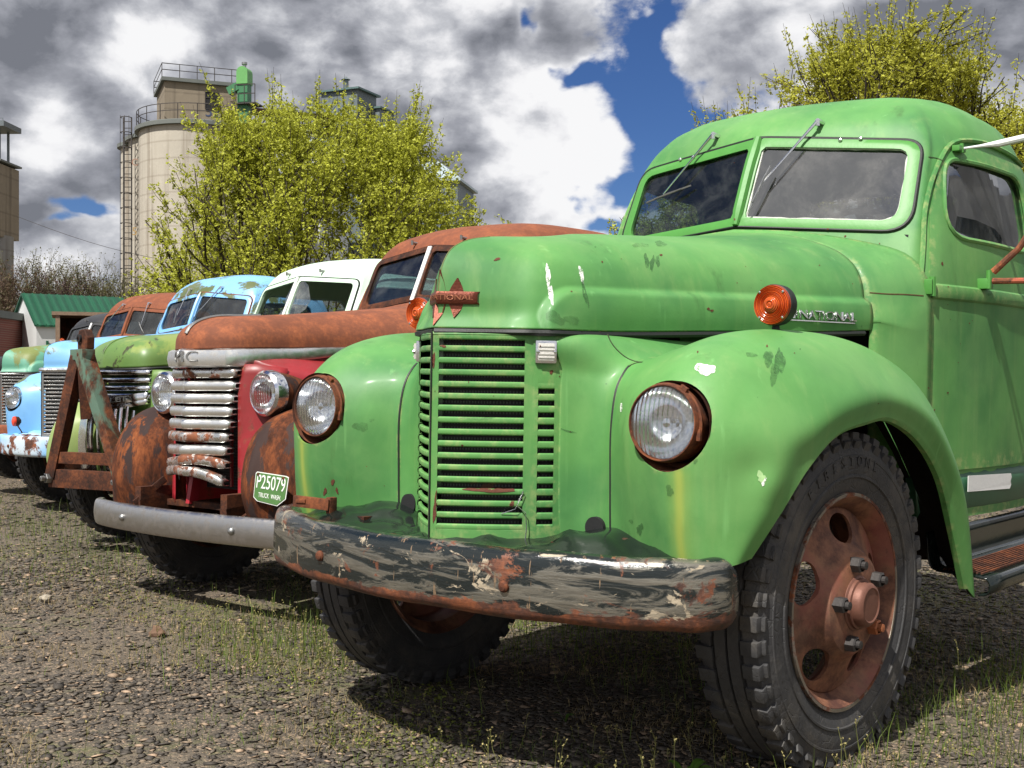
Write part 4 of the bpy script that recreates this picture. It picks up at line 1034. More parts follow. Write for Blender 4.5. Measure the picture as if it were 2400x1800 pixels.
def cab_parts(T, P, nz=44, sub=1, glass_l='glass', glass_r='glass', rearwin=True, frame_mat=None, detail=2, divider='wide', panes=(1, 1), belt=True):
    """T: truck empty. P: dict of materials. The shell with its openings, doors, windscreen, interior."""
    body, inner = P['cab'], M['black_in']
    mb = MB(); g = []
    for z in zlevels(nz):
        r = ring_z(z)[::sub*2 if sub > 1 else 1]
        half = [(x, y, z) for x, y in r]; full = half+[(-x, y, z) for x, y, z in half[-2:0:-1]]
        g.append(full)
    g = np.array(g); mb.grid(g, closev=True)
    top = len(mb.v)-g.shape[1]; mb.f.append(tuple(range(top, top+g.shape[1]))); mb.fm.append(0)
    cab = mb.build('cab', [body], T, thick=.022, offset=-1)
    # cutters
    wo = rrect([(-.640, 1.684), (0, 1.730), (.640, 1.684), (.620, 2.022), (0, 2.082), (-.620, 2.022)], [.09, .4, .09, .08, .5, .08])
    c1 = MB().prism(wo, lambda x, z: (x, 1.30, z), lambda x, z: (x, 2.25, z)).build('cut', [inner], None, smooth=False)
    dw = rrect([(1.725, 1.645), (2.54, 1.635), (2.52, 1.99), (1.84, 1.99)], [.12, .12, .11, .12])
    c2 = MB().prism(dw, lambda y, z: (-1, y, z), lambda y, z: (1, y, z)).build('cut', [inner], None, smooth=False)
    rw = rrect([(-.40, 1.72), (.40, 1.72), (.37, 2.00), (-.37, 2.00)], .10)
    c3 = MB().prism(rw, lambda x, z: (x, 2.6, z), lambda x, z: (x, 3.2, z)).build('cut', [inner], None, smooth=False)
    for c in (c1, c2, c3): c.parent = T
    boolean_cut(cab, [c1, c2, c3])
    # windscreen surround
    fm = P.get('frame', body)
    def on(x, z, o=0.0): return (x, front_y(x, z)-o, z)
    outer = rrect([(-.650, 1.672), (0, 1.720), (.650, 1.672), (.630, 2.032), (0, 2.094), (-.630, 2.032)], [.09, .4, .09, .08, .5, .08], 8)
    dens = []
    def densify(o, step=.03):
        res = []
        for i in range(len(o)):
            a = Vector(o[i]); b = Vector(o[(i+1) % len(o)]); nseg = max(1, int((b-a).length/step))
            for j in range(nseg): q = a.lerp(b, j/nseg); res.append((q.x, q.y))
        return res
    od = densify(outer)
    gk = MB().tube([on(x, z, .002) for x, z in od], .0085, 6, closed=True).build('windshield_seal', [P.get('seal', M['rubber'])], T)
    # flat surround with two openings, slightly proud of the shell
    def pane_outline(s):
        c = [(.028, 1.755), (.598, 1.716), (.590, 2.000), (.028, 2.052)]
        o = rrect(c, [.015, .055, .05, .015], 6)
        return [(s*x, z) for x, z in o]
    mbf = MB()
    inn = {s: densify(pane_outline(s)) for s in (1, -1)}
    # ring between outer half outline and pane outline, radial sampling about the pane centre
    for s in (1, -1):
        ctr = Vector((.31*s, 1.875)); n_ = 96
        halfo = [(x, z) for x, z in od if x*s >= -1e-6]+[(0, 1.720), (0, 2.094)]
        ho = sorted(halfo, key=lambda q: math.atan2(q[1]-ctr.y, (q[0]-ctr.x)*s))
        io = sorted(inn[s], key=lambda q: math.atan2(q[1]-ctr.y, (q[0]-ctr.x)*s))
        def radial(poly, a):
            best = None; dx, dz = math.cos(a)*s, math.sin(a)
            for i in range(len(poly)):
                p0, p1 = poly[i], poly[(i+1) % len(poly)]
                ex, ez = p1[0]-p0[0], p1[1]-p0[1]; den = dx*ez-dz*ex
                if abs(den) < 1e-9: continue
                t = ((p0[0]-ctr.x)*ez-(p0[1]-ctr.y)*ex)/den; u_ = ((p0[0]-ctr.x)*dz-(p0[1]-ctr.y)*dx)/den
                if t > 0 and -1e-6 <= u_ <= 1+1e-6 and (best is None or t < best): best = t
            return (ctr.x+dx*best, ctr.y+dz*best)
        rows = []
        for i in range(n_):
            a = 2*math.pi*i/n_+.01; q0 = radial(ho, a); q1 = radial(io, a)
            rows.append([on(q0[0], q0[1], -.004), on(q0[0]*.98+q1[0]*.02, q0[1]*.98+q1[1]*.02, .009), on((q0[0]+q1[0])/2, (q0[1]+q1[1])/2, .013), on(*q1, .010), on(*q1, -.018)])
        mbf.grid(np.array(rows), closeu=True)
    fr = mbf.build('windshield_frame', [fm], T, angle=50)
    if divider == 'wide':
        MB().tube([on(0, z, .012) for z in np.linspace(1.725, 2.09, 8)], [.012]+[.022]*6+[.016], 8).build('windshield_divider', [fm], T)
    else:
        MB().bar(on(0, 1.72, .022), on(0, 2.085, .022), .032, .012, .003).build('windshield_divider', [P.get('divider', M['white'])], T)
    for s, gm, use in ((1, glass_r, panes[0]), (-1, glass_l, panes[1])):
        if not use: continue
        o = inn[s]; c = [on(x, z, -.006) for x, z in o]
        # straight pane: plane fitted through the corners
        A = np.array([[q[0], q[2], 1] for q in c]); yv = np.array([q[1] for q in c]); co_, *_r = np.linalg.lstsq(A, yv, rcond=None)
        pv = [(x, co_[0]*x+co_[1]*z+co_[2], z) for x, z in o]
        pl = [(x, y+.005, z) for x, y, z in pv]
        mp = MB(); n_ = len(pv); mp.add(pv+pl, [tuple(range(n_)), tuple(range(2*n_-1, n_-1, -1))]+[(i, (i+1) % n_, (i+1) % n_+n_, i+n_) for i in range(n_)])
        pane = mp.build('windshield_pane', [M[gm] if isinstance(gm, str) else gm], T, smooth=False)
        if gm == 'glass_cloudy':
            rnd = random.Random(4)
            mp = MB(); mp.tube([(x*(1-.012*rnd.random()), y-.002, z) for x, y, z in pv], [.004+.004*rnd.random() for _ in pv], 5, closed=True)
            mp.build('putty_edge', [M['putty']], pane)
    # rear window pane
    if rearwin:
        ro = [(x, 2.925-.0*z, z) for x, z in rrect([(-.39, 1.73), (.39, 1.73), (.36, 1.99), (-.36, 1.99)], .09)]
        mp = MB(); n_ = len(ro); mp.add(ro, [tuple(range(n_))]); mp.build('rear_window', [M['glass_clean']], T, smooth=False, fixn=False, thick=.004)
    # doors, both sides
    for s in (1, -1):
        mbd = MB(); rows = []
        for z in list(np.linspace(.80, 1.60, 12))+list(np.linspace(1.64, 2.03, 14)):
            y0 = float(np.interp(z, [.8, 1.47, 1.75, 1.93, 2.0, 2.03], [1.635, 1.635, 1.715, 1.815, 1.88, 1.95])); y1 = float(np.interp(z, [.8, 1.9, 2.03], [2.74, 2.70, 2.60]))
            row = []
            for y in np.linspace(y0, y1, 40):
                x = side_x(y, z); row.append((s*(x+.007), y, z))
            rows.append(row)
        mbd.grid(np.array(rows), flip=(s < 0))
        door = mbd.build('door', [P.get('door', body)], T, thick=.03, offset=-1)
        dwi = rrect([(1.745, 1.665), (2.52, 1.655), (2.50, 1.972), (1.858, 1.972)], [.12, .12, .11, .12])
        c2 = MB().prism(dwi, lambda y, z: (s*.3, y, z), lambda y, z: (s*1.2, y, z)).build('cut', [inner], None, smooth=False); c2.parent = T
        boolean_cut(door, [c2])
        if detail >= 1:
            dd = densify(dwi)
            mw = MB().tube([(s*(side_x(y, z)+.006), y, z) for y, z in dd], .010, 6, closed=True); mw.build('window_frame', [P.get('door', body)], door)
            n_ = len(dd); pv = [(s*(side_x(y, z)-.008), y, z) for y, z in dd]
            mp = MB(); mp.add(pv, [tuple(range(n_))]); mp.build('window_pane', [M['glass_dark'] if s > 0 and detail >= 2 else M['glass_clean']], door, smooth=False, thick=.004)
        if belt:
            mw = MB(); zz_ = 1.455
            mw.grid(np.array([[(s*(side_x(y, z)+o), y, z) for (z, o) in ((zz_-.03, .006), (zz_-.022, .017), (zz_, .022), (zz_+.022, .017), (zz_+.03, .006))] for y in np.linspace(1.64, 2.72, 24)]), flip=s > 0)
            mw.build('belt_moulding', [P.get('door', body)], door)
        if detail >= 1:
            rail = [(1.62, 1.52), (1.66, 1.64), (1.70, 1.76), (1.77, 1.88), (1.86, 1.985), (1.96, 2.045), (2.1, 2.068), (2.3, 2.072), (2.5, 2.062), (2.62, 2.04)]
            rl = catmull(np.array(rail), 30)
            MB().tube([(s*(side_x(y, z)+.008), y, z) for y, z in rl], .010, 6).build('drip_rail', [P['cab']], T)
            # dark shut line round the front of the door
            MB().tube([(s*(side_x(1.622, z)+.001), 1.622, z) for z in np.linspace(.82, 1.5, 12)], .005, 5).build('shut_line', [M['rubber']], T)
    # interior: bench, dash, wheel
    MB().box((0, 2.62, 1.32), (1.35, .18, .5), (R_(-8), 0, 0), .05).box((0, 2.40, 1.08), (1.35, .5, .16), None, .05).build('bench_seat', [M['seat']], T)
    MB().box((0, 1.68, 1.60), (1.30, .10, .14), None, .03).build('dashboard', [M['black_in']], T)
    sw = MB(); mR = Matrix.Rotation(R_(-38), 3, 'X')
    cen = Vector((.36, 1.98, 1.66))
    ringp = [cen+mR @ Vector((.21*math.cos(t), .21*math.sin(t), 0)) for t in np.linspace(0, 2*math.pi, 32, endpoint=False)]
    sw.tube(ringp, .012, 7, closed=True)
    for t in (0.5, 2.6, 4.7): sw.tube([cen-mR @ Vector((0, 0, .03)), cen+mR @ Vector((.21*math.cos(t), .21*math.sin(t), 0))], .007, 5)
    sw.tube([cen-mR @ Vector((0, 0, .02)), cen-mR @ Vector((0, 0, .5))], .022, 7)
    sw.build('steering_wheel', [M['rubber']], T)
    return cab

def wiper(T, side, piv, tip_a, blade_a, blade_b, mat='wire', name='wiper'):
    mb = MB()
    mb.tube([piv+Vector((0, .03, -.005)), piv+Vector((0, -.03, 0))], .011, 8)
    mb.tube([piv+Vector((0, -.028, .006)), piv+Vector((0, -.028, -.02))], .009, 8)
    mb.tube([piv+Vector((0, -.03, 0)), (piv+Vector((0, -.03, 0))).lerp(tip_a, .45), tip_a], [.0065, .0045, .0035], 6)
    o = mb.build(name, [M[mat]], T)
    b = MB(); b.tube([blade_a, blade_a.lerp(blade_b, .5)+Vector((0, -.006, 0)), blade_b], [.004, .0055, .004], 5)
    b.tube([blade_a.lerp(blade_b, .2)+Vector((0, -.008, 0)), blade_a.lerp(blade_b, .8)+Vector((0, -.008, 0))], .0035, 5)
    b.build('wiper_blade', [M['rubber'] if mat == 'rubber' else M['steel']], o)
    return o

def tyre_wheel(T, x, y, z, side, R=.49, W=.205, rimR=.316, steer=0.0, rim_mat='wheel', lugs=46, text=None, name='wheel', detail=2, hub=True):
    w = bpy.data.objects.new(name, None); link(w, T); w.location = (x, y, z); w.rotation_euler = (0, 0, steer); w.empty_display_size = .1
    s = side; h = W/2
    mb = MB(); seg = 96 if detail >= 2 else 48
    prof = [(-h*.80, rimR-.01), (-h*.98, rimR+.035), (-h*1.06, rimR+.09), (-h*1.02, R-.055), (-h*.93, R-.03), (-h*.88, R-.012), (-h*.55, R-.002), (-h*.5, R-.002), (-h*.47, R-.012), (-h*.40, R-.012), (-h*.37, R), (-h*.04, R), (-.003, R-.012), (.003, R-.012), (h*.04, R), (h*.37, R), (h*.40, R-.012), (h*.47, R-.012), (h*.5, R-.002), (h*.55, R-.002), (h*.88, R-.012), (h*.93, R-.03), (h*1.02, R-.055), (h*1.06, rimR+.09), (h*.98, rimR+.035), (h*.80, rimR-.01)]
    mb.lathe(prof, n=seg)
    if detail >= 1:
        rnd = random.Random(7)
        for sg in (-1, 1):
            for i in range(lugs):
                t = 2*math.pi*(i+.5*(sg > 0))/lugs; wd = 2*math.pi*R/lugs*.60
                m_ = Matrix.Rotation(t, 3, 'X')
                bx = MB(); bx.box((sg*h*.70, 0, R-.0135), (h*.52, wd, .036), None, .006)
                bx.box((sg*h*.945, 0, R-.036), (h*.12, wd*.92, .036), (0, R_(sg*22), 0), .006)
                mb.add([m_ @ Vector(v) for v in bx.v], bx.f)
    for rr, dx in ((rimR+.05, 1.035), (R-.065, 1.045)):      # sidewall rings
        for sg in (-1, 1): mb.lathe([(sg*h*(dx-.03), rr-.006), (sg*h*(dx+.012), rr-.003), (sg*h*(dx+.012), rr+.003), (sg*h*(dx-.03), rr+.006)], n=seg)
    ty = mb.build('tyre', [M['tyre']], w, angle=32)
    if text:
        tm = MB(); rr = (rimR+R)/2+.006
        for sgn, a0 in ((1, R_(97)),):
            n_ = len(text)
            for i, ch in enumerate(text):
                a = a0+R_(30)-i*R_(7.0)
                o = text_mesh('t', ch, .042, M['tyre'], None, (0, 0, 0), (0, 0, 0), .0018)
                vs = [Vector(v.co) for v in o.data.vertices]; fs = [tuple(p_.vertices) for p_ in o.data.polygons]
                bpy.data.objects.remove(o)
                # text plane x->tangent, y->radial ; face is outward x
                rad = Vector((0, math.cos(a), math.sin(a))); tan = Vector((0, math.sin(a), -math.cos(a)))
                # radial angle measured so that front of truck (-y) is left when seen from +x
                tm.add([Vector((s*(h*1.065)+s*v.z, 0, 0))+rad*(rr+v.y)+tan*(v.x*1.0)*1 for v in vs], fs)
        tm.build('sidewall_lettering', [M['tyre']], w, smooth=False)
    # rim
    rm = MB(); q = h*.80
    rm.lathe([(s*(q+.012), rimR-.002), (s*(q+.016), rimR-.010), (s*(q+.006), rimR-.018), (s*(q-.008), rimR-.030), (s*(q-.03), rimR-.042), (s*(q-.05), rimR-.05)], n=seg)
    rm.lathe([(s*(-q), rimR-.002), (s*(-q-.006), rimR-.015), (s*(-q+.03), rimR-.045), (s*(q-.05), rimR-.05)], n=seg)
    rim = rm.build('rim', [M[rim_mat]], w)
    eg = MB(); eg.lathe([(s*(q+.006), rimR+.002), (s*(q+.017), rimR+.001), (s*(q+.017), rimR-.008), (s*(q+.01), rimR-.010)], n=seg); eg.build('rim_edge', [M['rimedge'] if rim_mat == 'wheel' else M[rim_mat]], w)
    if detail >= 1:
        dk = MB(); r1 = rimR-.046
        b_ = q-.052
        dprof = [(b_, r1), (b_+.012, r1-.008), (b_+.016, r1-.02), (b_+.026, r1-.05), (b_+.046, r1-.095), (b_+.060, .160), (b_+.082, .142), (b_+.088, .125), (b_+.088, .06), (b_+.088, .04)]
        dk.lathe([(s*a, r) for a, r in dprof], n=seg)
        disc = dk.build('wheel_disc', [M[rim_mat]], w, thick=.010, offset=1)
        cs = []
        for i in range(5):
            t = R_(92+72*i)
            cc_ = MB(); m_ = Matrix.Rotation(0, 3, 'X')
            ce = Vector((0, math.cos(t)*-.212, math.sin(t)*.212))
            ou = [(ce.y+(.063*math.cos(a)*math.sin(t)*-1+.043*math.sin(a)*math.cos(t)*-1), ce.z+(.063*math.cos(a)*math.cos(t)*-1+.043*math.sin(a)*math.sin(t))) for a in np.linspace(0, 2*math.pi, 24, endpoint=False)]
            cc_.prism(ou, lambda y_, z_: (-.3, y_, z_), lambda y_, z_: (.3, y_, z_))
            c = cc_.build('cut', [M['rust']], None, smooth=False); c.parent = w; cs.append(c)
        boolean_cut(disc, cs)
        if hub:
            nb = MB()
            nb.lathe([(s*(b_+.06), .082), (s*(b_+.100), .080), (s*(b_+.104), .074), (s*(b_+.112), .073), (s*(b_+.114), .066), (s*(b_+.132), .064), (s*(b_+.140), .058), (s*(b_+.143), .050), (s*(b_+.140), .046), (s*(b_+.141), 0.001)], n=40)
            nb.build('hub_cap', [M['hubcap']], w)
            for i in range(5):
                t = R_(78+72*i); nn = MB(); mt = M['nut_rusty'] if i in (2,) else M['nut']
                yy, z2 = -math.cos(t)*.118, math.sin(t)*.118
                nn.lathe([(s*(b_+.074), .026), (s*(b_+.092), .026), (s*(b_+.092), .024), (s*(b_+.122), .023), (s*(b_+.126), .018)], (0, yy, z2), n=6)
                nn.lathe([(s*(b_+.12), .012), (s*(b_+.137), .012), (s*(b_+.138), .001)], (0, yy, z2), n=12)
                nn.build('lug_nut', [mt], w, angle=20)
    return w
M['hubcap'] = plain('rusty_hub', (.17, .075, .052), .55, .30, .3, 30)
M['nut'] = plain('grey_nut', (.055, .05, .048), .6, .5, .3, 60); M['nut_rusty'] = plain('rusty_nut', (.36, .12, .05), .7, .1, .3, 60)

M['liner'] = plain('dark_underside', (.018, .012, .010), .9, 0, .5, 6, .5)  # near-black, for the inner fender faces and the arch liners
# master control net of front fender + grille shell (+x side)
FN = np.array([
 [(.275,.060,.62),(.33,.100,.62),(.42,.110,.64),(.55,.055,.62),(.68,.005,.61),(.78,.005,.63),(.85,.04,.655),(.868,.10,.67)],
 [(.275,.050,.80),(.33,.095,.80),(.42,.105,.81),(.55,.022,.81),(.69,-.035,.81),(.80,-.010,.81),(.895,.08,.80),(.915,.165,.785)],
 [(.275,.050,1.0),(.33,.092,1.0),(.42,.105,1.0),(.55,.015,1.01),(.69,-.040,1.02),(.82,.005,1.01),(.93,.15,.96),(.94,.27,.90)],
 [(.275,.055,1.14),(.33,.10,1.13),(.42,.145,1.125),(.55,.090,1.14),(.69,.065,1.17),(.82,.12,1.14),(.945,.32,1.04),(.945,.43,.985)],
 [(.280,.075,1.246),(.335,.135,1.236),(.43,.262,1.183),(.55,.27,1.215),(.69,.265,1.25),(.83,.31,1.21),(.953,.50,1.09),(.952,.60,1.015)],
 [(.385,.60,1.24),(.43,.60,1.205),(.49,.60,1.190),(.58,.60,1.215),(.70,.58,1.272),(.84,.62,1.23),(.957,.74,1.10),(.955,.77,1.022)],
 [(.470,.95,1.24),(.51,.95,1.20),(.55,.95,1.185),(.63,.95,1.205),(.73,.93,1.245),(.86,.96,1.19),(.965,1.02,1.035),(.952,1.0,.955)],
 [(.600,1.30,1.12),(.61,1.30,1.11),(.63,1.30,1.10),(.68,1.29,1.11),(.76,1.27,1.115),(.875,1.25,1.06),(.968,1.23,.89),(.950,1.19,.83)],
 [(.700,1.49,.80),(.71,1.49,.80),(.725,1.49,.80),(.75,1.49,.80),(.80,1.48,.80),(.89,1.46,.78),(.966,1.38,.70),(.950,1.31,.66)],
 [(.780,1.60,.53),(.785,1.60,.53),(.79,1.60,.52),(.81,1.60,.50),(.84,1.595,.46),(.90,1.565,.415),(.955,1.50,.392),(.950,1.445,.43)]])
def fender_pair(T, P, side, res=1.0, bore=(.692, 1.006, .118), seams=True):
    nr, nc = int(110*res), int(84*res)
    g = patch(FN, nr, nc)
    # a rolled lip at the wheel opening
    lip = g[:, -1:, :].copy(); lip[:, :, 0] -= .022; lip2 = g[:, -1:, :].copy(); lip2[..., 0] -= .006; 
    # offset towards the arch centre
    cen = np.array([.95, .72, .45]); dv = cen-g[:, -1, :]; dv[:, 0] = 0; dv /= np.linalg.norm(dv, axis=1)[:, None]
    lip2[:, 0, :] += dv*.008; lip[:, 0, :] += dv*.008
    g = np.concatenate([g, lip2, lip], axis=1)
    # shallow dents
    rnd = np.random.RandomState(3)
    if P.get('dents', True):
        for (cx, cy, cz, rad, am) in ((.935, .22, .93, .05, .010), (.88, .02, 1.10, .06, .004), (.90, .05, .90, .055, .012), (.905, .12, .86, .04, -.006), (.80, .5, 1.24, .10, .004), (.60, .03, .75, .08, .004)):
            dd = np.linalg.norm(g-np.array([cx, cy, cz]), axis=2); f = np.exp(-(dd/rad)**2)*am
            g[..., 1] += f; g[..., 0] -= f*.5
    js = int(round((nc-1)*2/7.0))
    if side < 0: g = mirx(g)
    sh = MB().grid(g[:int(nr*.62), :js+1], flip=side > 0).build('grille_shell', [P['shell']], T, thick=.006, offset=0)
    fe = MB().grid(g[:, js:], flip=side > 0).build('fender', [P['fender'], M['liner']], T, thick=.008, offset=0); fe.modifiers[0].material_offset = 1
    x, z, r = bore
    c = MB().lathe([(-.25, r), (.16, r)], (side*x, 0, z), 'y', 48, caps=True).build('cut', [M['rust']], None, smooth=False)
    c.parent = T; boolean_cut(fe, [c])
    if seams:
        sm = g[:int(nr*.40), js]; sm = sm+np.array([0, -.0035, .0015])
        MB().tube([tuple(q) for q in sm[::2]], .0042, 5).build('fender_seam', [M['rubber']], T)
    # inner wheel-arch liner
    ln = MB(); rows = []
    for i in range(0, nr, 4):
        q = g[i]; rows.append([tuple(q[js+4]*[1, 1, 1]+np.array([0, .03, -.05])), (side*.52, q[js][1]+.06, q[js][2]-.08), (side*.50, .7, .55)])
    ln.grid(np.array(rows)).build('wheel_arch_liner', [M['liner']], T, smooth=True)
    return g

def headlight_set(T, P, side, x=.692, z=1.006, R=.118, lensr=.096, bezel=True):
    s = side
    h = bpy.data.objects.new('headlight', None); link(h, T); h.location = (s*x, -.014, z); h.empty_display_size = .05
    if side > 0: h.rotation_euler = (R_(-3), 0, R_(2))
    else: h.rotation_euler = (R_(-2), 0, R_(2))
    b = MB(); b.lathe([(-.006, R+.001), (.0, R-.004), (.02, R-.006), (.05, R-.010), (.055, R-.02), (.09, .085), (.15, .05), (.155, .001)], axis='y', n=48)
    b.build('headlight_bucket', [P.get('bucket', M['rust_dark'])], h)
    off = Vector((-.015*s if s > 0 else .010, 0, .008))
    r = MB(); r.lathe([(-.014, lensr-.002), (-.024, lensr+.001), (-.024, lensr+.004), (-.012, lensr+.007), (.010, lensr+.009), (.05, lensr+.006)], off, 'y', 48)
    r.build('retaining_ring', [P.get('ring', M['rust'])], h)
    if bezel:
        c = MB()
        for a0, a1, rr in ((-20, 120, R-.012),):
            pts = [Vector((off.x+math.cos(R_(a))*rr, -.005, off.z*.3+math.sin(R_(a))*rr)) for a in np.linspace(a0, a1, 18)]
            c.tube(pts, .005, 6)
        c.box((off.x+.055, -.012, .095), (.022, .012, .02), (0, R_(30), 0), .002)
        c.box((off.x+.103, -.006, -.02), (.012, .012, .03), (0, 0, 0), .002)
        c.build('adjuster_clip', [M['rust']], h)
    rf = MB(); rf.lathe([(-.016, lensr-.002), (.0, lensr-.008), (.03, lensr*.80), (.055, lensr*.52), (.07, lensr*.2), (.072, .001)], off, 'y', 40)
    rf.build('reflector', [M['reflector']], h)
    ln = MB(); ln.lathe([(-.018, lensr), (-.028, lensr*.90), (-.038, lensr*.66), (-.044, lensr*.34), (-.046, .001)], off, 'y', 48)
    ln.build('lens', [M['lens']], h)
    bb = MB(); bb.lathe([(.0, .001), (.002, .012), (.02, .016), (.05, .012)], off, 'y', 16); bb.build('bulb_shield', [M['chrome_clean']], h)
    return h

def signal_lamp(T, loc, rz=0.0, r=.060):
    h = bpy.data.objects.new('turn_signal', None); link(h, T); h.location = loc; h.rotation_euler = (0, 0, rz); h.empty_display_size = .05
    zc = .078
    MB().lathe([(.022, r*.99), (.0, r*1.0), (-.012, r*1.0), (-.014, r*.96)], (0, 0, zc), 'y', 40).lathe([(.022, r*.99), (.030, r*.85), (.032, .001)], (0, 0, zc), 'y', 40).lathe([(0, .026), (.004, .026), (.008, .012), (.022, .010)], (0, .008, 0), 'z', 16, caps=True).build('lamp_housing', [M['rubber']], h)
    ln = MB(); pr = [(-.014, r*.97), (-.020, r*.95)]
    for i in range(14):
        a = r*.95*(1-i/14*.62); pr += [(-.021-.004*(i/14), a), (-.0235-.004*(i/14), a-r*.02)]
    pr += [(-.028, r*.34), (-.034, r*.28), (-.037, r*.18), (-.034, r*.12), (-.036, r*.06), (-.036, .001)]
    ln.lathe(pr, (0, 0, zc), 'y', 48); lens = ln.build('amber_lens', [M['amber']], h, angle=50)
    sc = MB()
    for a in (45, 135, 225, 315): sc.lathe([(-.020, .004), (-.026, .0035), (-.027, .001)], (math.cos(R_(a))*r*.87, 0, zc+math.sin(R_(a))*r*.87), 'y', 8)
    sc.build('screw', [M['wire']], h)
    return h

HC = np.array([
 [(0,-.184,1.262),(0,-.166,1.305),(0,-.168,1.36),(0,-.160,1.42),(0,-.140,1.465),(0,-.105,1.498),(0,-.04,1.524),(0,.05,1.541)],
 [(.085,-.125,1.262),(.078,-.108,1.305),(.080,-.105,1.36),(.078,-.090,1.42),(.070,-.066,1.467),(.056,-.034,1.502),(.03,.02,1.530),(0,.11,1.547)],
 [(.165,-.060,1.262),(.156,-.042,1.305),(.156,-.034,1.36),(.149,-.014,1.42),(.136,.016,1.469),(.107,.056,1.507),(.06,.11,1.537),(0,.19,1.554)],
 [(.235,-.010,1.262),(.222,.012,1.305),(.218,.030,1.36),(.209,.050,1.42),(.191,.080,1.472),(.152,.130,1.515),(.085,.19,1.547),(0,.28,1.563)],
 [(.275,.130,1.262),(.268,.130,1.31),(.262,.140,1.365),(.250,.150,1.425),(.227,.180,1.480),(.182,.230,1.527),(.10,.29,1.560),(0,.37,1.574)],
 [(.318,.33,1.266),(.314,.33,1.315),(.308,.33,1.37),(.294,.34,1.432),(.266,.36,1.490),(.213,.39,1.540),(.12,.43,1.575),(0,.48,1.590)],
 [(.415,.70,1.28),(.412,.70,1.325),(.405,.70,1.38),(.388,.70,1.444),(.354,.71,1.505),(.286,.73,1.559),(.16,.75,1.596),(0,.77,1.612)],
 [(.515,1.06,1.29),(.512,1.06,1.337),(.505,1.06,1.395),(.487,1.06,1.460),(.446,1.07,1.525),(.364,1.09,1.583),(.20,1.11,1.626),(0,1.12,1.642)],
 [(.600,1.38,1.305),(.598,1.38,1.35),(.592,1.38,1.415),(.574,1.39,1.485),(.525,1.41,1.552),(.42,1.44,1.612),(.23,1.46,1.668),(0,1.47,1.690)]])
def hood_grid(res=1.0, bulge=.020):
    g = patch(HC, int(150*res), int(70*res))
    y, z = g[..., 1], g[..., 2]
    lipz = np.interp(y, [-.2, .1, 1.4], [1.262, 1.262, 1.305]); zf = 1.388+.022*np.clip(y, 0, 1.4)
    # s-like coordinate: y plus how far round the nose we are
    yy = y+.0*z; yc, rr = .125, .125; y0 = .0
    corner = (yy < yc) & (z > zf-rr)
    dist = np.where(corner, rr-np.hypot(yy-yc, z-(zf-rr)), np.minimum(yy-y0, zf-z))
    side_ok = g[..., 0] > .19
    t = np.clip(dist/.022, 0, 1); m = t*t*(3-2*t)*side_ok
    fade = np.clip((z-lipz)/.12, 0, 1)
    # bulge outwards (x and a little forward)
    g[..., 0] += m*bulge*(1.0+.35*np.sin(np.pi*np.clip((zf-z)/(zf-lipz+1e-6), 0, 1))); g[..., 1] -= m*bulge*.25*np.clip(1-yy/.5, 0, 1)
    # flared lip at the bottom of the nose
    tl = np.clip((1.292-z)/.03, 0, 1)*(1-m)*np.clip(1-(y-.02)/.05, 0, 1)
    return g
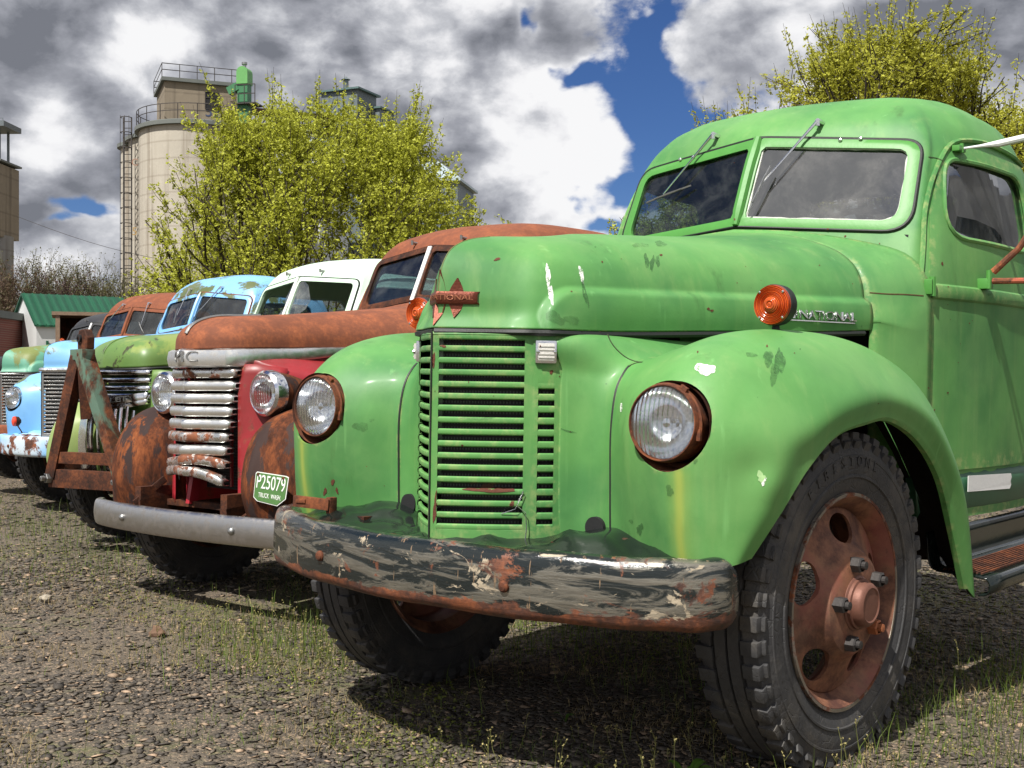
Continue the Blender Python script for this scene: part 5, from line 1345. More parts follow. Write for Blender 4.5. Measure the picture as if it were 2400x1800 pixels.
def ih_truck(name, label, loc, rz, P, scale=1.0, detail=2, grp=None, ry=0.0, zoff=0.0):
    T = empty(name, label, 'truck', (loc[0], loc[1], zoff), rz, grp, scale, ry)
    res = {2: 1.0, 1: .55}[detail]
    # ---- hood
    g = hood_grid(res)
    full = np.concatenate([mirx(g)[:, :-1], g[:, ::-1]], axis=1)     # left lip .. ridge .. right lip
    # join halves over the ridge
    mb = MB(); mb.grid(g); mb.grid(mirx(g), flip=True)
    hood = mb.build('hood', [P['hood']], T, angle=45, thick=.006, offset=0)
    low = [tuple(q+np.array([0, 0, -.010])) for q in g[::3, 0]]
    MB().tube(low, .009, 5).tube([(-a, b, c) for a, b, c in low], .009, 5).build('hood_seal', [M['rubber']], T)
    if P.get('liptrim'):
        n3 = int(len(g)*.38)
        pts = [tuple(q+np.array([.004, -.012, .012])) for q in g[:n3:2, 0]]
        MB().tube([(-a, b, c) for a, b, c in pts[::-1]]+pts[1:], .020, 8).build('chrome_trim', [M['chrome_clean']], T)
    sm = [tuple(q+np.array([.0, -.001, .002])) for q in g[0, 6:]]
    MB().tube(sm, .0022, 5).build('hood_seam', [M['seam_yellow'] if detail == 2 else M['rubber']], T)
    # ---- cowl between hood and cab
    rear = g[-1]; idx = np.linspace(0, len(rear)-1, 8).astype(int); rr = rear[idx]
    tgt = np.array([(.738,1.63,1.25),(.738,1.63,1.33),(.735,1.63,1.42),(.712,1.625,1.515),(.640,1.612,1.592),(.49,1.585,1.640),(.25,1.53,1.685),(0,1.50,1.705)])
    rows = []
    for t in np.linspace(0, 1, 10):
        q = rr*(1-t)+tgt*t; q[:, 2] += -.008*math.sin(math.pi*t); q[:, 0] += .014*math.sin(math.pi*t)*np.linspace(1, 0, 8)
        low1 = q[0].copy(); low1[2] = 1.0; low2 = q[0].copy(); low2[2] = .78
        rows.append(np.vstack([low2, low1, q]))
    rows = np.array(rows)*np.array([1, 1, 1]); rows[0] -= np.array([.006, 0, .006])
    cg = np.array([catmull(r, 40) for r in rows]); cg[:, -1, 0] = 0
    mb = MB(); mb.grid(cg); mb.grid(mirx(cg), flip=True); mb.build('cowl', [P['cab']], T, angle=50, thick=.008, offset=0)
    # ---- cab
    cab_parts(T, P, 44 if detail == 2 else 30, 1 if detail == 2 else 2, P.get('gl', 'glass'), P.get('gr', 'glass'), detail=detail)
    # ---- grille halves
    def shellpt(x, z):     # point on the prow at lateral x
        t = x/.22; return Vector((x, -.190+.178*t-.012*math.sin(math.pi*min(t, 1)), z))
    z0, z1 = .695, 1.238; nsl = 16; pitch = (z1-z0)/nsl
    for s in (1, -1):
        gr = MB()
        def strip(xa, xb, za, zb, th=.010, n=3, fn=shellpt):
            # curved plate piece between two lateral stations
            pts = [fn(xa+(xb-xa)*i/n, 0) for i in range(n+1)]
            tan = (pts[-1]-pts[0]).normalized(); nrm = Vector((tan.y, -tan.x, 0)).normalized()
            if nrm.y > 0: nrm = -nrm
            front = [[(p_.x+nrm.x*o, p_.y+nrm.y*o, zz) for (zz, o) in ((za, -th), (za, -.002), (za+.003, .001), ((za+zb)/2, .0022), (zb-.003, .001), (zb, -.002), (zb, -th))] for p_ in pts]
            gr.grid(np.array(front))
        strip(.0, .016, .60, 1.252); strip(.206, .226, .60, 1.252)
        for i in range(nsl+1):
            zc = z0+i*pitch
            strip(.014, .208, zc-.0085, zc+.0085, n=4)
        strip(.0, .226, .60, z0-.004, n=4); strip(0, .226, 1.238, 1.252, n=4)
        # outer column with the short slots
        def colpt(x, z):
            t = (x-.226)/(.276-.226); return Vector((x, -.010+.062*t-.004*math.sin(math.pi*t), z))
        strip(.225, .236, .60, 1.252, fn=colpt, n=1); strip(.266, .278, .60, 1.252, fn=colpt, n=1)
        for i in range(0, nsl+1):
            zc = z0+i*pitch; hh = .010
            if i >= nsl-3: strip(.234, .268, zc-pitch, zc+pitch*.5 if i < nsl else zc+.012, fn=colpt, n=2)
            elif i == 0: strip(.234, .268, .60, zc+.01, fn=colpt, n=2)
            else: strip(.234, .268, zc-hh, zc+hh, fn=colpt, n=2)
        if s < 0: gr.v = [(-a, b, c) for a, b, c in gr.v]
        gr.build('grille', [P['grille']], T, angle=30)
    sm = [tuple(shellpt(0, z)+Vector((0, -.004, 0))) for z in np.linspace(.62, 1.25, 8)]
    MB().tube(sm, .003, 5).build('grille_seam', [M['rubber']], T)
    cr = MB()
    cr.grid(np.array([[tuple(shellpt(x, z)+Vector((0, .045, 0))) for z in (.60, 1.26)] for x in (.0, .11, .22)])).grid(np.array([[(-shellpt(x, z).x, shellpt(x, z).y+.045, z) for z in (.60, 1.26)] for x in (0, .11, .22)])).grid(np.array([[(s_*x, y, z) for z in (.60, 1.26)] for (x, y) in ((.22, .035), (.30, .12)) for s_ in (1,)])).grid(np.array([[(-x, y, z) for z in (.60, 1.26)] for (x, y) in ((.22, .035), (.30, .12))]))
    cr.build('radiator_core', [M['core']], T, smooth=False)
    MB().box((0, .35, .95), (.5, .45, .55)).box((0, 1.0, .95), (.4, .8, .5)).build('engine_block', [M['rust_dark']], T)
    # ---- fenders, lamps
    for s in (1, -1):
        fender_pair(T, P, s, 1.0 if detail == 2 else .5, seams=detail == 2)
        headlight_set(T, P, s, bezel=detail == 2)
    # ---- bumper
    plan = catmull(np.array([(-.845,.055),(-.835,-.01),(-.79,-.075),(-.70,-.135),(-.5,-.215),(-.3,-.262),(0,-.288),(.3,-.262),(.5,-.215),(.70,-.135),(.79,-.075),(.835,-.01),(.845,.055)]), 72)
    prof = [(-.060,.640),(-.046,.664),(-.018,.676),(.008,.673),(.022,.658),(.028,.625),(.030,.565),(.027,.520),(.018,.502),(.0,.492),(-.030,.490)]
    prf = catmull(np.array(prof), 26)
    rows = []
    for i, q in enumerate(plan):
        t = plan[min(i+1, len(plan)-1)]-plan[max(i-1, 0)]; t /= np.linalg.norm(t); n_ = np.array([t[1], -t[0]])
        e_ = min(1, min(i, len(plan)-1-i)/5.0); kz = .72+.28*math.sin(e_*math.pi/2)
        rows.append([(q[0]+n_[0]*o*(.6+.4*e_), q[1]+n_[1]*o*(.6+.4*e_), .583+(z-.583)*kz+P.get('bumpwarp', 0)*.0022*math.sin(i*.7)*math.sin(z*40)) for o, z in prf])
    mbp = MB(); mbp.grid(np.array(rows))
    bp = mbp.build('bumper', [P['bumper']], T, thick=.006, offset=-1, angle=60)
    for x in (-.363, .363): 
        i = int(np.argmin(abs(plan[:, 0]-x))); MB().lathe([(-.0, .016), (-.005, .0155), (-.010, .011), (-.012, .001)], (plan[i, 0], plan[i, 1]-.032, .58), 'y', 14).build('bumper_bolt', [P.get('bolt', M['rust'])], T)
    # crumpled splash apron behind the bumper
    rnd = np.random.RandomState(5); nx, ny = 90, 14
    ap = np.zeros((nx, ny, 3))
    for i, x in enumerate(np.linspace(-.83, .83, nx)):
        yb = float(np.interp(x, plan[:, 0], plan[:, 1]))+.05
        ax = abs(x); yshell = float(np.interp(ax, [0, .226, .30, .42, .55, .69, .80, .85], [-.17, .0, .07, .11, .06, .01, .02, .06]))
        for j in range(ny):
            t = j/(ny-1); y = yb+(yshell+.02-yb)*t
            z = .650+.016*t+.045*math.exp(-((ax-.46)/.13)**2)*math.sin(math.pi*min(1, t*1.15)*.55)
            z += (.007*math.sin(x*19+1.5*math.sin(y*25)+1)+.004*math.sin(x*43+y*50)+.012*max(0, math.sin(ax*22+y*14))**3)*math.sin(math.pi*t)
            ap[i, j] = (x, y, z)
    MB().grid(ap).build('splash_apron', [P.get('apron', M['black_gloss'])], T, thick=.004, offset=0, angle=60)
    # ---- wheels, axle, chassis
    for s in (1, -1):
        tyre_wheel(T, s*.795, .64, .475+(.012 if s > 0 else -.012) if ry else .475, s, steer=R_(-3), text='FIRESTONE' if detail == 2 else None, detail=detail)
    MB().tube([(-.70, .64, .47), (-.45, .62, .40), (.45, .62, .40), (.70, .64, .47)], .035, 8).build('front_axle', [M['rust_dark']], T)
    fr = MB()
    for s in (1, -1):
        fr.box((s*.40, 1.9, .60), (.06, 4.0, .16)); fr.tube([(s*.40, .05, .58), (s*.40, .64, .47), (s*.40, 1.25, .60)], .03, 6)
    fr.build('chassis_frame', [M['rust_dark']], T)
    MB().box((0, 1.52, 1.05), (1.1, .03, .9)).box((0, 2.2, .72), (1.45, 1.4, .05)).build('floor_and_firewall', [M['black_in']], T)
    # sill, running board
    for s in (1, -1):
        sl = MB(); rows = []
        for y in np.linspace(1.45, 2.80, 12):
            xb = side_x(max(y, 1.66), 1.0)
            rows.append([(s*(xb+.000), y, .79), (s*(xb+.004), y, .74), (s*(xb+.006), y, .66), (s*(xb-.01), y, .635), (s*(xb-.02), y, .63)])
        sl.grid(np.array(rows), flip=s > 0).build('sill', [P.get('sill', P['cab'])], T, thick=.006)
        rb = MB(); rows = []
        for y in np.linspace(1.50, 2.95, 10):
            rows.append([(s*.79, y, .60), (s*.80, y, .50), (s*.82, y, .475), (s*.86, y, .47), (s*.98, y, .465), (s*1.005, y, .455), (s*1.012, y, .43), (s*1.0, y, .405), (s*.97, y, .398)])
        rb.grid(np.array([catmull(np.array(r), 26) for r in rows]), flip=s > 0).build('running_board', [P.get('board', M['black_gloss'])], T, thick=.006, angle=60)
        if detail == 2:
            tr = MB()
            for i in range(9): tr.box((s*(.845+.016*i), 2.22, .474), (.006, 1.4, .006))
            tr.build('step_tread', [M['rust']], T, smooth=False)
    # ---- wipers
    for s, ta, b0, b1 in P['wipers']:
        pv = Vector((s*.235, front_y(.235, 2.135)-.012, 2.14))
        wiper(T, s, pv, Vector(ta), Vector(b0), Vector(b1), P.get('wmat', 'wire'))
    return T, g
M['seam_yellow'] = plain('olive_seam', (.12, .14, .04), .7)  # dull yellow-green of the seam line down the hood nose
# ------------------------------------------------------------------ the green truck in front
Pg = dict(cab=M['green'], hood=M['green'], shell=M['green'], fender=M['green'], grille=M['green'], bumper=M['bumper'], frame=M['green_edge'], gl='glass', gr='glass_cloudy', bumpwarp=1,
          sill=M['green_dark'],
          wipers=[(1, (.085, 1.57, 1.895), (.098, 1.60, 1.96), (.055, 1.515, 1.775)), (-1, (-.44, 1.665, 1.90), (-.30, 1.66, 1.925), (-.52, 1.66, 1.87))])
ROLL = R_(1.216)
hero, hg = ih_truck('vintage_truck', 'bright green old truck in front with chipped black bumper, slotted green grille and rusty wheels', (0, 0), 0.0, Pg, 1.0, 2, 'old trucks parked side by side', ry=ROLL)
for s in (1, -1): signal_lamp(hero, (s*.715, .495, 1.268))
# marker lamps on the grille shell
for s in (1, -1):
    h = bpy.data.objects.new('marker_lamp', None); link(h, hero); h.location = (s*.252, .012, 1.198); h.rotation_euler = (0, 0, s*R_(48)); h.empty_display_size = .04
    MB().box((0, 0, 0), (.062, .016, .066), None, .006).build('lamp_bezel', [M['chrome_clean']], h)
    l = MB().box((0, -.009, 0), (.048, .012, .050), None, .005)
    for z in (-.016, -.006, .006, .016): l.box((0, -.015, z), (.046, .004, .004), None, .001)
    l.build('marker_lens', [M['clearlens']], h)
    MB().lathe([(-.012, .005), (-.018, .004), (-.019, .001)], (-.024, 0, 0), 'y', 8).lathe([(-.012, .005), (-.018, .004), (-.019, .001)], (.024, 0, 0), 'y', 8).build('screw', [M['wire']], h)
# nose badge: three tall diamonds behind a name bar, wrapped round the prow
def nose(x, z, o=0.0):
    q_ = hg[:70, :45].reshape(-1, 3); d_ = (q_[:, 0]-abs(x))**2+(q_[:, 2]-z)**2+(q_[:, 1] > .2)*9; w_ = 1/(np.sort(d_)[:4]+1e-7); y = float((q_[np.argsort(d_)[:4], 1]*w_).sum()/w_.sum()); return (x, y-o, z)
bd = MB()
for cx, hgt in ((-.042, .062), (0, .088), (.042, .062)):
    n_ = 5
    for sg in (1, -1):
        pts0 = [(cx-.022, 1.349), (cx-.012, 1.349+sg*hgt*.52), (cx, 1.349+sg*hgt*.92), (cx+.012, 1.349+sg*hgt*.52), (cx+.022, 1.349)]
        bd.prism(pts0, lambda x, z: nose(x, z, -.004), lambda x, z: nose(x, z, .005 if abs(x-cx) > .005 else .010))
badge = bd.build('badge', [M['copper']], hero, smooth=False)
bm_ = MB(); rows = []
for x in np.linspace(-.094, .094, 15): rows.append([nose(x, z, o) for z, o in ((1.330, -.003), (1.331, .009), (1.337, .013), (1.361, .013), (1.367, .009), (1.368, -.003))])
bm_.grid(np.array(rows)); bm_.build('badge_bar', [M['copper']], badge, thick=.004)
tx = text_mesh('badge_name', 'INTERNATIONAL', .026, M['badge_letters'], badge, (0, 0, 0), (0, 0, 0), .0015, fit=(.168, .015))
for v in tx.data.vertices:
    x, yy, zz_ = v.co; p_ = nose(x, 1.349+yy, .0135+zz_); v.co = p_
# chrome name on the hood side
hp = hg[:, 8]
def hoodside(y, z):
    cols = hg[:, :26].reshape(-1, 3); i = np.argmin((cols[:, 1]-y)**2+(cols[:, 2]-z)**2); return cols[i, 0]
nm = text_mesh('hood_name', 'INTERNATIONAL', .05, M['wire'], hero, (0, 0, 0), (0, 0, 0), .004, fit=(.42, .030))
for v in nm.data.vertices:
    x, yy, zz_ = v.co; y = 1.075+x; z = 1.345+yy; v.co = (hoodside(y, z)+.004+zz_, y, z)
MB().tube([(hoodside(y, 1.325)+.006, y, 1.325) for y in np.linspace(.865, 1.285, 10)], .003, 5).build('name_underline', [M['wire']], hero)
# hinge and mirror brackets on the driver's door
hx = side_x(1.64, 1.47)
MB().box((hx+.012, 1.628, 1.47), (.03, .05, .055), (R_(5), 0, R_(8)), .008).tube([(hx+.022, 1.628, 1.435), (hx+.022, 1.628, 1.505)], .013, 8).build('door_hinge', [M['green_edge']], hero)
up = Vector((side_x(1.96, 2.0)+.012, 1.95, 2.015)); lo = Vector((side_x(2.0, 1.5)+.02, 1.99, 1.500)); mir = Vector((1.20, 1.72, 1.86))
M['arm_rust'] = paint('rust_and_white_arm', (.60, .50, .42), (.5, .25, .12), rust=.58, rsc=7, rough=.6, rust_dark=-.7)
ma = bpy.data.objects.new('side_mirror', None); link(ma, hero); ma.location = (0, 0, 0); ma.empty_display_size = .05
MB().tube([up, up.lerp(Vector((1.17, 2.1, 2.06)), .16), up.lerp(Vector((1.17, 2.1, 2.06)), .30), Vector((1.17, 1.95, 2.06))], [.004, .006, .014, .014], 10).build('upper_arm', [M['white']], ma)
MB().box(up, (.03, .07, .022), None, .004).tube([up+Vector((.01, 0, -.015)), up+Vector((.01, 0, .02))], .008, 8).build('upper_bracket', [M['green_edge']], ma)
MB().tube([lo+Vector((.03, 0, .045)), Vector((.93, 1.98, 1.63)), Vector((1.17, 1.95, 2.0))], [.014, .012, .012], 10).build('diagonal_arm', [M['arm_rust']], ma)
MB().tube([lo+Vector((.03, 0, .01)), Vector((1.17, 1.95, 1.50))], [.012, .011], 10).build('lower_arm', [paint('rusty_red_arm', (.45, .10, .05), (.3, .08, .05), rust=.5, rsc=10)], ma)
MB().box(lo, (.045, .06, .04), None, .006).tube([lo+Vector((.02, -.02, -.02)), lo+Vector((.02, -.02, .05))], .010, 8).build('lower_bracket', [M['green_edge']], ma)
MB().tube([Vector((1.17, 1.95, 1.48)), Vector((1.17, 1.95, 2.08))], .011, 8).build('mirror_post', [M['white_rusty']], ma)
MB().box((1.20, 1.93, 1.86), (.15, .04, .30), None, .015).build('mirror_head', [M['white']], ma)
# rivets above the windscreen
for s in (1, -1):
    for x in (.33, .405):
        MB().lathe([(0, .008), (-.006, .007), (-.009, .001)], (s*x, front_y(x, 2.055)-.014, 2.055), 'y', 10).build('frame_screw', [M['wire']], hero)
# torn white sticker on the sill
st = MB(); o = [(1.90, .715), (2.28, .705), (2.295, .72), (2.288, .735), (2.30, .75), (2.29, .765), (1.90, .775)]
st.prism(o, lambda y, z: (side_x(y, 1.0)+.013, y, z), lambda y, z: (side_x(y, 1.0)+.0155, y, z)).build('white_sticker', [M['white']], hero, smooth=False)
# little rusty latch bracket on the bumper end and wires by the grille
br = MB(); br.box((-.61, -.105, .705), (.13, .02, .036), (0, R_(3), R_(20)), .003).box((-.555, -.07, .69), (.02, .03, .07), None, .003).box((-.64, -.125, .710), (.035, .012, .012), (0, 0, R_(20)), .002)
br.build('bumper_bracket', [M['rust']], hero)
MB().tube([(.212, -.03, .80), (.19, -.035, .76), (.222, -.03, .74), (.225, -.028, .70), (.222, -.03, .66)], .0016, 5).tube([(.215, -.032, .80), (.20, -.05, .75), (.165, -.07, .735)], .0012, 5).build('loose_wire', [M['wire']], hero)
for (x, y0, z0_) in ((.40, .04, .665), (-.40, .04, .672)):
    MB().lathe([(0, .001), (0, .032), (.05, .032)], (x*.93, .094, z0_+.035), 'y', 20).build('frame_horn_shade_disc', [M['black_in']], hero)  # flat black disc on the shell, painting in the darkness of a hole
# white bird splashes and touch-up spots
def splat(name, px, mat, nrm, r, seed, parent=hero, sx=1.0):
    rnd = random.Random(seed); mb = MB(); nrm = Vector(nrm).normalized(); u = nrm.cross(Vector((0, 0, 1))).normalized(); v = u.cross(nrm)
    c = Vector(px)
    for i in range(26):
        a = rnd.random()*6.283; rr = r*rnd.random()**.5; q = c+u*math.cos(a)*rr*sx+v*math.sin(a)*rr; s_ = r*.22*rnd.random()+r*.05
        mb.add([q+nrm*.0015+(u*math.cos(b)*sx+v*math.sin(b))*s_ for b in np.linspace(0, 6.283, 7)[:-1]], [(0, 1, 2, 3, 4, 5)])
    return mb.build(name, [mat], parent, smooth=False, fixn=False)

# stains, chips and splashes that sit on the panels: each outline is dropped on the panel it marks
bpy.context.view_layer.update()
_dg = bpy.context.evaluated_depsgraph_get()
def on_panel(px, py):
    d_ = (FW+RT*((px-1200)/2854)-Vector((0, 0, 1))*((py-905)/2854)).normalized()
    ok, loc, nrm, idx, ob, mt = scene.ray_cast(_dg, CAM, d_)
    if nrm.dot(d_) > 0: nrm = -nrm
    return (loc, nrm, ob) if ok else None
_inv = hero.matrix_world.inverted()
def mark(name, px, py, w, h, mat, seed, n=14, ang=0.0, lift=.0012, ragged=.45, count=1, spread=0.0, rings=2):
    rs_ = random.Random(seed); mb = MB(); owner = None
    for c in range(count):
        cx, cy = (px+rs_.gauss(0, spread), py+rs_.gauss(0, spread)) if count > 1 else (px, py)
        sc1 = (.4+.9*rs_.random()) if count > 1 else 1; rows = []; ok = True
        ph_ = [rs_.random()*6.28 for _ in range(4)]; rad = [1+ragged*.5*(math.sin(6.283*i/n*2+ph_[0])*.7+math.sin(6.283*i/n*3+ph_[1])*.5+math.sin(6.283*i/n*7+ph_[2])*.3+(rs_.random()-.5)*.25) for i in range(n)]
        for r_ in [0.001]+[(i+1)/rings for i in range(rings)]:
            row = []
            for i in range(n):
                a = 6.283*i/n; u = math.cos(a)*w*r_*sc1*(1 if r_ < .5 else rad[i]); v = math.sin(a)*h*r_*sc1*(1 if r_ < .5 else rad[i])
                ca, sa = math.cos(ang), math.sin(ang); q = on_panel(cx+u*ca-v*sa, cy+u*sa+v*ca)
                if q is None: ok = False; break
                row.append(_inv @ (q[0]+q[1]*lift)); owner = q[2]
            if not ok: break
            rows.append([tuple(x) for x in row])
        if ok:
            P_ = np.array(rows)
            if np.ptp(P_.reshape(-1, 3), axis=0).max() < .5: mb.grid(P_, closev=True)
    if not mb.v: return None
    o = mb.build(name, [mat], hero, smooth=True, fixn=False); return o
smud = fleck('dark_smudge', (.045, .135, .040), 60, .62, .14, .62, .5); smud2 = fleck('faint_smudge', (.060, .165, .048), 45, .6, .16, .42, .5); wsp = fleck('white_splash', (.72, .74, .68), 260, .62, .05, 1.0, .8)
chip = plain('rust_chip', (.11, .035, .018), .8, 0, .4, 90, .6); pale_g = plain('pale_green_scuff', (.32, .50, .22), .55, 0, .3, 60, .3)
for i, (px, py, w, h, m_, ang, rg) in enumerate([
    (1653, 866, 21, 15, wsp, 0, .5), (1284, 645, 6, 24, wsp, -.12, .5), (1291, 690, 5, 26, wsp, -.1, .6), (1362, 643, 5, 20, wsp, -.15, .4), (1371, 690, 5, 30, smud, -.2, .5), (1457, 955, 3, 10, wsp, .1, .3),
    (1165, 608, 9, 2.5, chip, -.3, .5), (1549, 598, 3, 2.5, chip, 0, .5), (1660, 724, 3, 3.5, chip, 0, .5), (1668, 728, 3.5, 3, chip, 0, .5), (1411, 614, 2, 2, chip, 0, .3),
    (1515, 612, 6, 15, smud, -.1, .6), (1528, 618, 5, 17, smud, .05, .6), (1541, 612, 5, 13, smud, .1, .6), (1500, 575, 16, 6, smud2, 0, .6), (1548, 572, 14, 6, smud2, 0, .6),
    (1800, 840, 13, 16, smud, .2, .6), (1826, 850, 11, 34, smud, .1, .6), (1812, 880, 9, 22, smud2, 0, .5), (1760, 832, 14, 5, smud2, 0, .5), (1995, 808, 34, 12, smud2, .5, .5), (2030, 820, 16, 7, smud, .6, .5),
    (1332, 1010, 18, 2, smud, .3, .7), (1300, 745, 22, 14, smud2, .3, .5), (1340, 750, 18, 10, smud2, 0, .5), (1570, 1150, 9, 12, smud2, 0, .6), (1500, 1240, 8, 12, smud, 0, .6), (1480, 1222, 5, 5, smud2, 0, .4),
    (1784, 1118, 10, 12, pale_g, 0, .7), (1790, 1130, 4, 9, wsp, .3, .8), (1630, 1080, 5, 7, smud2, 0, .5), (846, 1000, 16, 12, smud2, .2, .6), (870, 985, 6, 4, smud, 0, .6), (780, 1130, 4, 7, chip, 0, .5), (762, 1152, 3.5, 9, chip, .1, .5), (790, 1150, 3, 7, chip, -.3, .5), (1292, 872, 4.5, 4.5, chip, 0, .5),
    (1040, 812, 5, 3, chip, 0, .5), (1118, 980, 34, 3.2, smud2, 0, .5), (1150, 1148, 60, 5.5, chip, 0, .3), (1200, 1180, 5, 8, chip, .4, .5), (1020, 1190, 4.5, 34, chip, .05, .5), (1016, 845, 4, 16, chip, 0, .5), (2208, 618, 2.5, 4, chip, 0, .4), (2320, 690, 6, 3, smud2, 0, .5)]):
    mark('paint_mark', px, py, w, h, m_, 100+i, 30, ang, ragged=rg)
rs0 = random.Random(77)
for (cx, cy, sp_, n_) in ((1700, 700, 190, 22), (1250, 900, 150, 22), (2150, 800, 120, 14), (1000, 650, 60, 5)):
    for i in range(n_):
        w_ = .9+2.0*rs0.random()**3; mark('paint_chip', rs0.gauss(cx, sp_), rs0.gauss(cy, sp_), w_, w_*(.6+.8*rs0.random()), chip if rs0.random() < .7 else smud, 300+i, 9, 0, rings=1)

def panel_line(pts, r, mat, name='panel_seam'):
    q = []
    pp = catmull(np.array(pts, float), len(pts)*5)
    for px, py in pp:
        h_ = on_panel(px, py)
        if h_ is not None: q.append(_inv @ (h_[0]+h_[1]*(-r*.25)))
    if len(q) > 2: MB().tube(q, r, 5).build(name, [mat], hero)
seamd = plain('dark_seam', (.030, .045, .016), .8, 0, .5, 60); seamr = plain('rusty_seam', (.09, .05, .02), .8, 0, .5, 60)
panel_line([(1424, 784), (1432, 802), (1446, 820), (1466, 837), (1488, 847), (1506, 849)], .0026, seamd)
panel_line([(1506, 849), (1488, 852), (1473, 859)], .0028, seamd)
panel_line([(2038, 686), (2080, 689), (2120, 690), (2164, 693)], .0030, seamr)
panel_line([(2176, 368), (2195, 371), (2210, 377)], .0028, seamd)
MB().tube([tuple(q) for q in hg[-1, 1:60]], .0028, 5).build('hood_rear_gap', [seamd], hero)
# ------------------------------------------------------------------ rounded 1940s trucks with pod headlamps
FG0 = np.array([
 [(.42,-.10,.47),(.50,-.14,.46),(.62,-.15,.45),(.76,-.11,.45),(.86,-.02,.46),(.875,.05,.47)],
 [(.40,-.12,.62),(.50,-.18,.62),(.64,-.19,.62),(.78,-.12,.62),(.875,.00,.62),(.885,.09,.62)],
 [(.39,-.08,.80),(.50,-.13,.82),(.64,-.13,.83),(.78,-.06,.81),(.88,.06,.78),(.885,.17,.75)],
 [(.38,.02,.90),(.50,-.01,.945),(.64,.00,.96),(.77,.05,.93),(.875,.18,.87),(.88,.27,.83)],
 [(.38,.25,.96),(.50,.25,1.00),(.63,.25,1.01),(.76,.27,.98),(.87,.37,.92),(.875,.42,.87)],
 [(.42,.60,.96),(.52,.60,.99),(.64,.60,1.0),(.77,.60,.97),(.87,.62,.90),(.875,.62,.85)],
 [(.52,.90,.86),(.58,.90,.88),(.67,.90,.88),(.78,.88,.85),(.865,.84,.78),(.87,.80,.74)],
 [(.60,1.1,.62),(.64,1.1,.63),(.70,1.1,.63),(.79,1.08,.62),(.865,1.0,.58),(.87,.95,.56)],
 [(.66,1.25,.42),(.68,1.25,.42),(.72,1.25,.42),(.80,1.22,.42),(.86,1.14,.40),(.87,1.08,.40)]])
FG = np.concatenate([FG0[:, :1]*0+np.array([[(.30, .06, z)] for z in (.47, .62, .80, .92, .98, .98, .88, .62, .42)])+np.array([[(0, dy, 0)] for dy in (0, 0, 0, .04, .22, .54, .84, 1.04, 1.2)]), FG0], axis=1)
def gm_hood(yf, zl0, zl1, zr0, zr1, yend, nr=90, nc=36, w=1.0, wide=False):
    S = [0, .11, .20, .262, .295, .36, .47, .60]; Yl = [yf, yf+.028, yf+.085, yf+.18, yf+.36, yf+.72, yf+1.08, yend]
    if wide: S = [0, .15, .28, .375, .42, .47, .535, .60]; Yl = [yf, yf+.02, yf+.055, yf+.12, yf+.32, yf+.70, yf+1.05, yend]
    Yr = [yf+.30, yf+.33, yf+.39, yf+.47, yf+.62, yf+.92, yf+1.2, yend+.06]
    cols = []
    for i in range(8):
        f = i/7; zl = zl0+(zl1-zl0)*(Yl[i]-yf)/(yend-yf); zr = zr0+(zr1-zr0)*max(0, (Yr[i]-yf-.3)/(yend-yf-.3))**1.2; c = []
        for t in np.linspace(0, 1, 8):
            a = t*math.pi/2; x = S[i]*w*math.cos(a)**.70; z = zl+(zr-zl)*math.sin(a)**.80; y = Yl[i]+(Yr[i]-Yl[i])*(1-math.cos(a))**(1.25)
            c.append((x, y, z))
        cols.append(c)
    g = patch(np.array(cols), nr, nc); g[0, :, 0] = 0; g[:, -1, 0] = 0; return g
def scale_new(T, before, s, dz=0.0):
    def rec(o):
        if o.type == 'MESH' and o.data.users == 1:
            co = np.empty(len(o.data.vertices)*3, dtype=np.float32); o.data.vertices.foreach_get('co', co); co = co.reshape(-1, 3)*s
            far = co[:, 1] > 1.75; co[far, 1] = 1.75+(co[far, 1]-1.75)*1.5
            hi = co[:, 2] > 1.85; co[hi, 2] = 1.85+(co[hi, 2]-1.85)*.88
            o.data.vertices.foreach_set('co', co.ravel()); o.data.update()
        for c in o.children:
            c.location = c.location*s; rec(c)
    for c in list(T.children):
        if c not in before: rec(c)
def pod_headlight(T, x, y, z, mat_pod, r=.098, pod=True):
    h = bpy.data.objects.new('headlight', None); link(h, T); h.location = (x, y, z); h.empty_display_size = .05
    MB().lathe([(.03, r+.004), (.06, r+.006), (.12, r-.004), (.20, r-.025), (.28, r-.055), (.35, r-.088), (.36, .001)], axis='y', n=32).build('headlight_pod', [mat_pod], h)
    MB().lathe([(.05, r+.010), (.02, r+.016), (-.01, r+.012), (-.022, r+.0), (-.018, r-.006)], axis='y', n=40).build('headlight_rim', [M['chrome_clean']], h)
    MB().lathe([(-.014, r-.004), (.01, r*.92), (.04, r*.72), (.06, r*.4), (.065, .001)], axis='y', n=32).build('reflector', [M['reflector']], h)
    MB().lathe([(-.016, r-.001), (-.030, r*.88), (-.042, r*.62), (-.048, r*.3), (-.05, .001)], axis='y', n=40).build('lens', [M['lens']], h)
    return h
